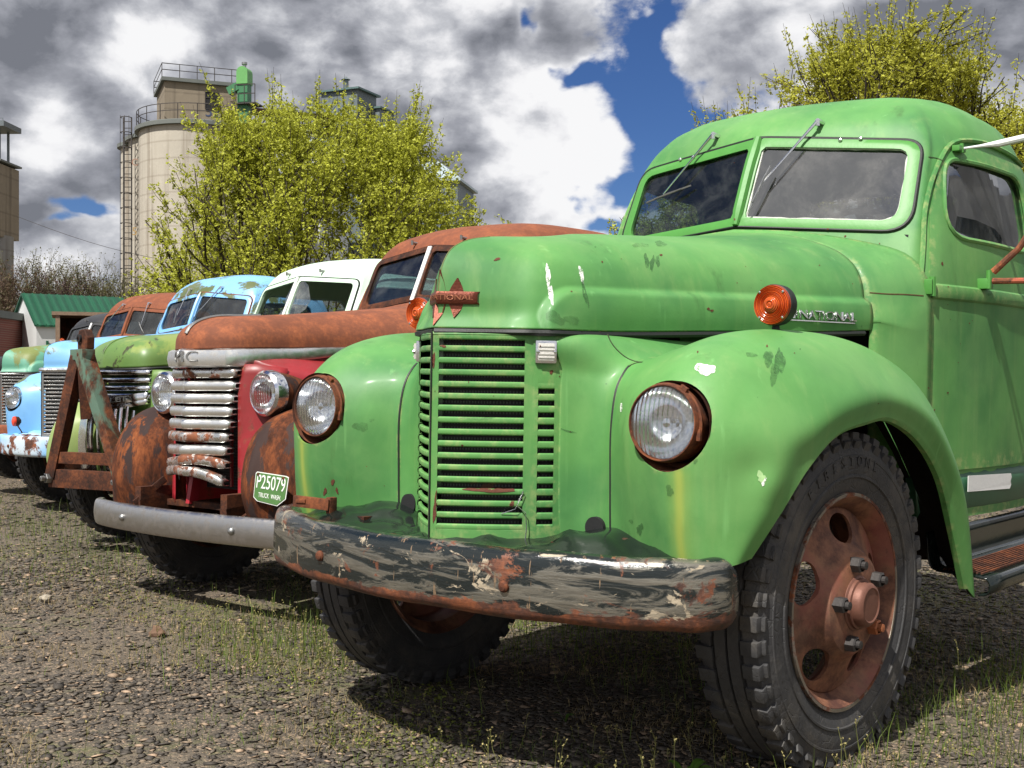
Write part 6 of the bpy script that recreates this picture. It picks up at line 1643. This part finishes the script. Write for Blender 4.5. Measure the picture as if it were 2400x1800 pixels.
def gm_truck(name, label, loc, rz, P, kind, grp=None, zoff=0.0, cabscale=.93, headlights=True, panes=(1, 1), cabdetail=1):
    T = empty(name, label, 'truck', (loc[0], loc[1], zoff), rz, grp)
    before = set(T.children)
    cab_parts(T, P, 32, 2, P.get('gl', 'glass_clean'), P.get('gr', 'glass_clean'), rearwin=P.get('rearwin', True), detail=cabdetail, divider='strip', panes=panes, belt=True)
    bpy.context.view_layer.update(); scale_new(T, before, cabscale)
    gmc = kind == 'bars'
    yf = -.165 if gmc else -.08; g = gm_hood(yf, 1.272 if gmc else 1.212, 1.30, 1.446 if gmc else 1.435, 1.555, 1.30, wide=not gmc)
    fw = .262 if gmc else .40; FGk = FG.copy(); FGk[..., 0] = np.where(FGk[..., 0] > .42, .42+(FGk[..., 0]-.42)*(.90 if gmc else .62), FGk[..., 0])
    mb = MB(); mb.grid(g); mb.grid(mirx(g), flip=True); mb.build('hood', [P['hood']], T, angle=50, thick=.006, offset=0)
    low = [tuple(q+np.array([0, 0, -.008])) for q in g[::3, 0]]; MB().tube(low, .008, 5).tube([(-a, b, c) for a, b, c in low], .008, 5).build('hood_seal', [M['rubber']], T)
    # cowl
    rear = g[-1]; rr = rear[np.linspace(0, len(rear)-1, 8).astype(int)]
    tgt = np.array([(.738,1.63,1.25),(.738,1.63,1.33),(.735,1.63,1.42),(.712,1.625,1.515),(.640,1.612,1.592),(.49,1.585,1.640),(.25,1.53,1.685),(0,1.50,1.705)])*cabscale
    tgt[:, 2] -= np.linspace(0, .0, 8)
    rows = []
    for t in np.linspace(0, 1, 8):
        q = rr*(1-t)+tgt*t; l1 = q[0].copy(); l1[2] = .9; l2 = q[0].copy(); l2[2] = .72; rows.append(np.vstack([l2, l1, q]))
    cg = np.array([catmull(r, 30) for r in rows]); cg[:, -1, 0] = 0; mb = MB(); mb.grid(cg); mb.grid(mirx(cg), flip=True); mb.build('cowl', [P['cab2'] if 'cab2' in P else P['cab']], T, angle=50, thick=.008, offset=0)
    # hood ornament strip
    rid = [tuple(q+np.array([0, -.004, .004])) for q in g[0, 8:]]+[tuple(q+np.array([0, 0, .004])) for q in g[4:40:4, -1]]
    MB().tube(rid, .011 if gmc else .004, 6).build('ridge_trim', [P.get('trim', M['steel'])], T)
    # side panels under the hood
    for s in (1, -1):
        pts = []
        base = g[:, 0]; keep = [q for q in base if q[0] > fw]
        rows = []
        for q in keep[::3]+[keep[-1]]:
            inn_ = max(0, min(1, (q[1]-.0)/.2)); rows.append([(s*(q[0]-.012), q[1], q[2]-.012), (s*(q[0]-.004), q[1]+.0, q[2]-.10), (s*q[0], q[1], q[2]-.3), (s*(q[0]), q[1], .50)])
        MB().grid(np.array([catmull(np.array(r), 16) for r in rows]), flip=s > 0).build('side_panel', [P['side']], T, thick=.006, offset=0)
        fg = patch(FGk, 72, 44)
        dent = np.exp(-(np.linalg.norm(fg-np.array([.70, -.15, .60]), axis=2)/.09)**2)*.022; fg[..., 1] += dent if s < 0 else 0
        lip = fg[:, -1:].copy(); lip[..., 0] -= .02; fg = np.concatenate([fg, lip], 1)
        if s < 0: fg = mirx(fg)
        MB().grid(fg, flip=s > 0).build('fender', [P['fender']], T, thick=.008, offset=0)
        # catwalk joining the panel and the fender
        rows = []
        for t in np.linspace(0, 1, 16):
            zz_ = .50+.70*t; a = (s*fw, -.045+.10*max(0, t-.8)+(.06 if not gmc else 0), zz_); b = (s*(fw+.08), -.01+.03*t+(.06 if not gmc else 0), zz_); e_ = (s*(fw+.16), .03+.10*t+(.06 if not gmc else 0), zz_-.02*t); rows.append([a, b, e_])
        MB().grid(np.array([catmull(np.array(r), 8) for r in rows]), flip=s < 0).build('front_panel', [P['side']], T, thick=.006, offset=0, angle=60)
        tp = MB(); rows = []
        for (x0, y0, x1, y1, z0_, z1_) in ((.262, .02, .262, .02, 1.20, 1.20), (.27, .06, .34, .06, 1.22, 1.18), (.285, .2, .44, .16, 1.24, 1.13), (.32, .5, .46, .4, 1.24, 1.08), (.44, .9, .52, .8, 1.24, .95)):
            rows.append([(s*x0, y0, z0_), (s*(x0+x1)/2, (y0+y1)/2, (z0_+z1_)/2+.01), (s*x1, y1, z1_), (s*(x1+.01), y1, z1_-.25)])
        tp.grid(np.array(patch(rows, 24, 18)), flip=s > 0).build('catwalk', [P['side']], T, thick=.006, offset=0, angle=60)
        if headlights: pod_headlight(T, s*.42, 0, 1.06, P['fender'])
        tyre_wheel(T, s*(.72 if gmc else .62), .47, .45, s, R=.455, W=.17, rimR=.27, detail=1, hub=False, rim_mat='rust_dark', lugs=40)
    MB().box((0, .25, .88), (.46, .25, .62)).box((0, .8, .9), (.40, .8, .5)).build('radiator', [M['core']], T, smooth=False)
    MB().box((0, 1.36, .98), (1.1, .03, .8)).box((0, 2.0, .66), (1.35, 1.3, .05)).build('floor_and_firewall', [M['black_in']], T)
    fr = MB()
    for s in (1, -1): fr.box((s*.36, 1.7, .52), (.05, 3.8, .13)); fr.bar((s*.36, -.20, .47), (s*.36, .1, .50), .05, .10)
    fr.tube([(-.7, .47, .44), (.7, .47, .44)], .035, 8); fr.build('chassis_frame', [M['rust_dark']], T)
    ch_ = P['chrome']
    def prow(x, c0, sl): return c0+sl*abs(x)-.02*math.exp(-(x/.05)**2)
    if gmc:
        # header band with letters, sweeping back as side trim
        q = [(x, prow(x, -.175, .35)) for x in np.linspace(0, .24, 8)]+[(.268, -.05), (.285, .02), (.297, .14)]+[(float(v[0])+.008, float(v[1])) for v in g[:, 0] if .2 < v[1] < .78][::4]
        for s in (1, -1):
            rows = []
            for i, (x, y) in enumerate(q):
                t = min(1, max(0, (y-.05)/.5)); zc = 1.232+.038*t+.01*min(1, max(0, y)); hh_ = .046-.024*t
                rows.append([(s*(x-.004), y+.008, zc-hh_), (s*x, y-.010*(1-t), zc-hh_*.8), (s*(x+.004), y-.016*(1-t), zc), (s*x, y-.010*(1-t), zc+hh_*.8), (s*(x-.004), y+.008, zc+hh_)])
            MB().grid(np.array(rows), flip=s < 0).build('header_trim', [ch_], T, thick=.003)
        tx_ = text_mesh('badge_letters', 'GMC', .06, M['steel'], T, (0, 0, 0), (0, 0, 0), .002, fit=(.19, .054))
        for v in tx_.data.vertices:
            x, yy, zz_ = v.co; v.co = (x, prow(x, -.193, .35)-zz_, 1.236+yy)
        rnd = random.Random(2)
        for i in range(9):
            zc = 1.158-i*.0625; wd = .272-.004*i; c0 = -.115-.006*i; rows = []; sag = [0, 0, 0, 0, 0, 0, .004, .016, .02][i]
            for x in np.linspace(-wd, wd, 31):
                e_ = min(1, (wd-abs(x))/.03); kx = .5+.5*e_; y = prow(x, c0, .26); dz = sag*math.sin(6*x+i)*1.2-(sag*1.6*max(0, x/wd)**2)
                rows.append([(x, y+.030, zc+dz-.022*kx), (x, y-.012*kx, zc+dz-.024*kx), (x, y-.023*kx, zc+dz-.018*kx), (x, y-.028*kx, zc+dz), (x, y-.024*kx, zc+dz+.018*kx), (x, y-.010*kx, zc+dz+.025*kx), (x, y+.030, zc+dz+.027*kx)])
            bar = MB().grid(np.array([[catmull(np.array(r), 13)[j] for j in range(13)] for r in rows])).build('grille_bar', [M['chrome_rusty'] if i in (0, 5, 7, 8) else ch_], T, thick=.003, angle=50)
            if i == 0: pass
            MB().tube([(0, prow(0, c0, .26)-.0155, zc-.018), (0, prow(0, c0, .26)-.018, zc), (0, prow(0, c0, .26)-.012, zc+.016)], .0022, 4).build('bar_crease', [M['rubber']], bar)
        fr = MB()
        for x in (-.15, .15): fr.bar((x, .0, .60), (x, .0, 1.2), .012, .012)
        fr.bar((-.13, -.04, .50), (-.13, -.01, .66), .03, .05); fr.build('grille_support', [P['side']], T)
    else:
        for i in range(4):
            zc = 1.186-i*.052; rows = []
            wd = .415
            for x in np.linspace(-wd, wd, 31):
                y = prow(x, -.10, .26)+.25*max(0, abs(x)-.34); rows.append([(x, y+.02, zc-.018), (x, y-.004, zc-.017), (x, y-.011, zc-.008), (x, y-.010, zc+.004), (x, y-.002, zc+.014), (x, y+.02, zc+.014)])
            MB().grid(np.array(rows)).build('grille_bar', [ch_], T, thick=.003, angle=50)
        for (zc, hh_, dz) in ((.985, .030, .028), (.925, .022, .050)):
            rows = []
            for x in np.linspace(-.42, .42, 31):
                y = prow(x, -.125, .26)+.25*max(0, abs(x)-.34); z = zc+dz*(abs(x)/.42)*1.5-.0; rows.append([(x, y+.02, z-hh_), (x, y-.006, z-hh_*.9), (x, y-.012, z), (x, y-.004, z+hh_*.9), (x, y+.02, z+hh_)])
            MB().grid(np.array(rows)).build('name_band', [ch_], T, thick=.003, angle=50)
        tx_ = text_mesh('badge_letters', 'CHEVROLET', .06, M['steel'], T, (0, 0, 0), (0, 0, 0), .002, fit=(.56, .034))
        for v in tx_.data.vertices:
            x, yy, zz_ = v.co; v.co = (x, prow(x, -.139, .26)-zz_, .987+yy+.042*abs(x)/.42)
        for s in (1, -1):
            for i in range(10):
                xt = .022+.042*i; xb = .020+.046*i; zt = .905+.085*(xt/.42)-(.035*max(0, i-6)); pts = []
                for t in np.linspace(0, 1, 9):
                    x = xt+(xb-xt)*t+.012*math.sin(math.pi*t)*(i/9); z = zt+(.50-zt)*t; y = prow(x, -.135, .24)+.02-.05*math.sin(math.pi*(t*.7+.25))+.10*(i/9)**2*(1-t)*.6; pts.append((s*x, y, z))
                MB().tube(pts, .0125, 8).build('grille_bar', [ch_], T)
        MB().grid(np.array([[(x, prow(x, -.02, .24), z) for z in (.48, 1.2)] for x in (-.42, -.2, 0, .2, .42)])).build('grille_back', [P['side']], T, thick=.004)
    # bumper
    if P.get('bumper'):
        plan = catmull(np.array([(-.90,-.03),(-.885,-.10),(-.80,-.155),(-.5,-.205),(0,-.235),(.5,-.205),(.80,-.155),(.885,-.10),(.90,-.03)]), 50); rows = []
        for i, q in enumerate(plan):
            t = plan[min(i+1, len(plan)-1)]-plan[max(i-1, 0)]; t /= np.linalg.norm(t); n_ = np.array([t[1], -t[0]]); e_ = min(1, min(i, len(plan)-1-i)/6.0); kz = .5+.5*e_
            rows.append([(q[0]+n_[0]*o, q[1]+n_[1]*o, .425+z*kz) for o, z in catmull(np.array([(-.025, .066), (.0, .068), (.014, .05), (.020, .0), (.014, -.05), (.0, -.068), (-.025, -.066)]), 15)])
        MB().grid(np.array(rows)).build('bumper', [P['bumper']], T, thick=.004, angle=60)
        for x in (-.43, .43):
            i = int(np.argmin(abs(plan[:, 0]-x))); MB().lathe([(0, .020), (-.006, .019), (-.014, .012), (-.017, .001)], (plan[i, 0], plan[i, 1]-.019, .425), 'y', 16).build('bumper_bolt', [M['steel']], T)
        bk = MB()
        for s in (1, -1): bk.bar((s*.43, -.19, .43), (s*.36, .0, .49), .02, .06); bk.bar((s*.86, -.09, .44), (s*.40, .0, .50), .012, .05)
        bk.bar((-.36, -.02, .50), (.36, -.02, .50), .05, .03); bk.build('bumper_bracket', [M['rust_dark']], T)
    for s in (1, -1):
        pv = Vector((s*.22, front_y(.22, 2.13)-.005, 2.135))*cabscale; pv.z = 1.85+(pv.z-1.85)*.88
        MB().tube([pv+Vector((0, .03, -.004)), pv+Vector((0, -.03, .002))], .009, 7).tube([pv+Vector((0, -.03, .016)), pv+Vector((0, -.028, -.012))], .008, 6).build('wiper_post', [M['steel']], T)
    return T
M['chrome_rusty'] = chrome('rusty_chrome', .50)
grp = 'old trucks parked side by side'
rust_o = paint('orange_brown_rusted_paint', (.22, .05, .035), (.20, .06, .03), rust=.72, rsc=1.6, rough=.55, third=(.34, .03, .03), third_amt=.30, seed=2, rust_dark=-.55, flat=.5)
rust_f = paint('dark_rusted_fender', (.035, .022, .020), (.05, .03, .025), rust=.52, rsc=8.5, rough=.66, spec=.12, rust_dark=.10, bumpy=.3, seed=4, stretch=(1, 1, .33))
red_p = paint('faded_red_paint', (.36, .020, .030), (.20, .02, .02), rust=.40, rsc=2.2, rough=.42, seed=5)
rust_c = paint('rusted_cab', (.16, .045, .03), (.13, .04, .03), rust=.78, rsc=2.0, rough=.6, seed=8, rust_dark=-.30, flat=.6)
Pm = dict(cab=rust_c, hood=rust_o, side=red_p, fender=rust_f, chrome=M['chrome'], bumper=chrome('scratched_bumper_chrome', .26, (.50, .49, .48), .32, 3.5, .35), frame=M['rust_dark'], seal=M['rust_dark'], divider=M['white'], gl='glass', gr='glass', trim=M['steel'])
gmc = gm_truck('vintage_truck', 'rusty orange and red old truck with chrome bar grille and green licence plate', (-2.63, 1.0), R_(-.6), Pm, 'bars', grp)
# licence plate
lp = bpy.data.objects.new('license_plate', None); link(lp, gmc); lp.scale = (.84, 1, .86); lp.location = (.70, -.19, .635); lp.rotation_euler = (R_(-4), R_(4), R_(6)); lp.empty_display_size = .05
pg = plain('plate_green', (.075, .175, .05), .45, 0, .15, 30); pw_ = plain('plate_white', (.75, .76, .72), .5, 0, .05)
def plate(o, y0, y1, mat, nm): MB().prism(o, lambda x, z: (x, y0, z), lambda x, z: (x, y1, z)).build(nm, [mat], lp, smooth=False)
o1 = [(-.125, -.062), (-.095, -.08), (.06, -.088), (.118, -.045), (.125, .07), (.105, .075), (-.115, .075), (-.125, .065)]
plate(o1, 0, -.002, pw_, 'plate_rim'); plate([(x*.955, z*.94) for x, z in o1], -.0022, -.004, pg, 'plate_face')
text_mesh('plate_number', 'P25079', .09, pw_, lp, (0, -.004, .022), (R_(90), 0, 0), .0018, fit=(.215, .072))
text_mesh('plate_caption', 'TRUCK  WASH.', .03, pw_, lp, (0, -.004, -.045), (R_(90), 0, 0), .0012, fit=(.17, .024))
for x in (-.10, .09): MB().lathe([(-.003, .009), (-.009, .008), (-.011, .001)], (x, 0, .062), 'y', 8).build('plate_screw', [M['rust']], lp)
MB().bar((-.36, -.22, .50), (-.33, -.06, .62), .012, .035, .004).build('support_strap', [M['rust_dark']], gmc)
# mossy green truck with pale mint cab
mint = paint('mint_paint', (.56, .70, .55), (.50, .66, .52), rust=.0, rough=.40, spots=.15, seed=3)
moss = paint('mossy_olive_paint', (.115, .20, .045), (.085, .17, .05), rust=.12, rsc=2, rough=.42, third=(.20, .26, .06), third_amt=.46, seed=6, bare=(.045, .05, .02), bare_amt=.43)
lime = paint('yellow_green_paint', (.27, .345, .105), (.20, .28, .09), rust=.10, rough=.5, seed=9)
Pc = dict(cab=mint, cab2=moss, hood=moss, side=moss, fender=lime, chrome=M['chrome_clean'], bumper=None, frame=mint, seal=M['rubber'], divider=M['white'], rearwin=False, trim=moss)
chev = gm_truck('vintage_truck', 'mossy green old truck with mint cab, broken windscreen and waterfall chrome grille', (-4.88, 1.84), R_(-2), Pc, 'waterfall', grp, headlights=False, panes=(0, 0))
# broken glass left in the mint cab's screen
shard = [(.0, 1.74), (.10, 1.73), (.19, 1.80), (.21, 1.87), (.13, 2.0), (.05, 2.05), (.015, 2.02)]; sh2 = [(-.02, 1.74), (-.16, 1.735), (-.06, 1.83), (-.10, 1.90), (-.07, 2.04), (-.02, 2.05)]
for q in (shard, sh2):
    m_ = MB().prism(q, lambda x, z: (x*.93, (front_y(x, z)+.0)*.93, z*.93), lambda x, z: (x*.93, (front_y(x, z)+.004)*.93, z*.93)); m_.build('broken_glass', [glass('shattered_glass', (.62, .70, .72), .08, .16)], chev, smooth=False)
# light blue truck
sky_b = paint('sky_blue_paint', (.19, .42, .70), (.16, .38, .66), rust=.0, rough=.38, third=(.10, .12, .045), third_amt=.42, rsc=2.6, spots=.5, seed=7)
blue_b = paint('blue_white_rusty_bumper', (.22, .44, .70), (.50, .58, .64), rust=.47, rsc=4, rough=.5, seed=3)
rustfr = M['rust']
Pb = dict(cab=sky_b, hood=sky_b, shell=sky_b, fender=sky_b, grille=M['chrome_dull'], bumper=blue_b, frame=sky_b, seal=M['rust'], gl='glass', gr='glass', ring=M['chrome_clean'], bucket=M['black_in'], liptrim=True, dents=False, apron=blue_b, board=sky_b,
          wipers=[(1, (.06, 1.56, 1.86), (.10, 1.58, 1.92), (.02, 1.53, 1.78)), (-1, (-.26, 1.58, 1.86), (-.26, 1.60, 1.94), (-.27, 1.55, 1.78))])
blue, _ = ih_truck('vintage_truck', 'light blue old truck with peeling paint and chrome grille behind the rusty frame', (-7.33, 2.84), R_(6), Pb, .945, 1, grp, zoff=.03)
h = bpy.data.objects.new('fog_lamp', None); link(h, blue); h.location = (-.50, -.12, .80); h.rotation_euler = (0, 0, R_(-20)); h.empty_display_size = .05
MB().lathe([(0, .045), (-.01, .047), (-.022, .042), (-.03, .02), (-.031, .001)], axis='y', n=24).build('red_lens', [plain('red_orange_lens', (.65, .06, .03), .25)], h)
MB().lathe([(0, .047), (.03, .042), (.05, .015), (.051, .001)], axis='y', n=24).bar((0, .02, -.04), (0, .08, -.14), .01, .01).build('lamp_body', [M['rust_dark']], h)
# teal truck with rust cab
teal = paint('teal_green_peeling_paint', (.12, .33, .22), (.10, .30, .20), rust=.30, rsc=1.6, rough=.5, third=(.16, .19, .05), third_amt=.45, seed=12)
rcab = paint('rust_red_cab', (.19, .045, .03), (.17, .045, .03), rust=.66, rsc=1.6, rough=.6, seed=14, rust_dark=-.35, flat=.6)
Pt = dict(cab=rcab, hood=teal, shell=rcab, fender=rcab, grille=M['chrome_dull'], bumper=rcab, frame=rcab, seal=M['rust_dark'], gl='glass', gr='glass', dents=False, board=rcab,
          wipers=[(1, (.235, 1.60, 1.86), (.18, 1.62, 1.90), (.29, 1.60, 1.76)), (-1, (-.42, 1.64, 1.92), (-.36, 1.66, 1.98), (-.47, 1.62, 1.88))])
tealt, _ = ih_truck('vintage_truck', 'teal green old truck with a rust red cab, leftmost full grille', (-9.45, 3.55), R_(8), Pt, .90, 1, grp, zoff=.10)
# black truck, last of the row
blk = paint('dull_black_paint', (.020, .020, .022), (.03, .03, .032), rust=.25, rsc=2, rough=.5, seed=20)
Pk = dict(cab=blk, hood=blk, side=rcab, fender=rcab, chrome=M['chrome'], bumper=None, frame=blk, seal=M['rubber'], divider=M['white'], gl='glass', gr='glass', trim=blk)
gm_truck('vintage_truck', 'dull black old truck half hidden behind the teal truck at far left', (-12.0, 4.5), R_(6), Pk, 'bars', grp, cabscale=.93)
# wooden stake body behind the black cab
wp_ = WP(208, 17.6); wbx = empty('wooden_box_body', 'weathered wooden truck box standing behind the black cab', 'truck box', (wp_.x, wp_.y, 0), R_(40.05+20))
zt_ = HZ(728, 17.2); wb = MB()
MB().box((0, .3, zt_-.03), (1.0, .9, .05)).build('roof_boards', [M['wood']], wbx, smooth=False)
MB().box((0, .7, zt_/2+.2), (.84, .04, zt_-.5)).build('back_boards', [M['rust_dark']], wbx, smooth=False)
for x in (-.42, .42): MB().box((x, .3, zt_/2), (.06, .86, zt_-.1)).build('side_boards', [M['wood']], wbx, smooth=False)
MB().lathe([(0, .035), (-.02, .035), (-.03, .02), (-.031, .001)], (-.36, -.15, zt_-.42), 'y', 16).build('amber_lamp', [M['amber']], wbx)
# rusty folded tow frame standing before the mossy truck
tf_mat = rustmat('rusty_green_steel', .25, 1, (.09, .15, .11), .50, 4); tf2 = rustmat('rusty_steel', .40)
tf = empty('tow_frame', 'rusty A-shaped tow frame standing upright before the mossy green truck', 'tow frame', (-4.76, 1.58, 0), R_(-4))
ap = Vector((-.06, -.02, 1.29)); L_, Rr = Vector((-.285, -.10, .50)), Vector((.355, .06, .50))
MB().bar(L_, ap+Vector((-.03, 0, 0)), .085, .075, .004).build('leg', [tf2], tf)
MB().bar(Rr, ap+Vector((.05, 0, 0)), .105, .075, .004).build('leg', [tf_mat], tf)
MB().bar(ap+Vector((.02, .0, .02)), Vector((-.03, .0, .88)), .10, .07, .004).build('middle_bar', [tf2], tf)
MB().bar(L_.lerp(ap, .16), Rr.lerp(ap, .16), .05, .075, .003).build('cross_bar', [tf2], tf)
MB().bar(L_+Vector((-.02, 0, -.01)), Rr+Vector((.02, 0, -.01)), .06, .12, .004).build('base_channel', [tf2], tf)
hk = MB(); pts = [(0.02, 1.27), (.085, 1.34), (.09, 1.41), (.05, 1.465), (-.02, 1.46), (-.045, 1.41), (-.04, 1.33), (-.05, 1.27)]
hk.prism([(x-.04, z) for x, z in pts], lambda x, z: (x, -.035, z), lambda x, z: (x, .02, z)); hk.build('hook_plate', [M['rust_dark']], tf, bevel=.006)
hk2 = MB().lathe([(-.037, .026), (-.050, .026), (-.051, .012)], (-.04, 0, 1.405), 'y', 18).build('hook_eye', [M['black_in']], tf)
MB().box((-.04, -.02, 1.30), (.17, .09, .07), None, .006).build('hook_collar', [tf_mat], tf)
for q in (L_, Rr):
    MB().lathe([(-.02, .035), (-.055, .034), (-.058, .030)], (q.x, q.y, q.z-.01), 'y', 6).lathe([(-.05, .018), (-.085, .017), (-.087, .005)], (q.x, q.y, q.z-.01), 'y', 12).build('pivot_bolt', [M['steel']], tf)
    MB().bar(q+Vector((0, .02, -.02)), q+Vector((0, .28, .0)), .05, .09, .003).build('mount_ear', [tf2], tf)
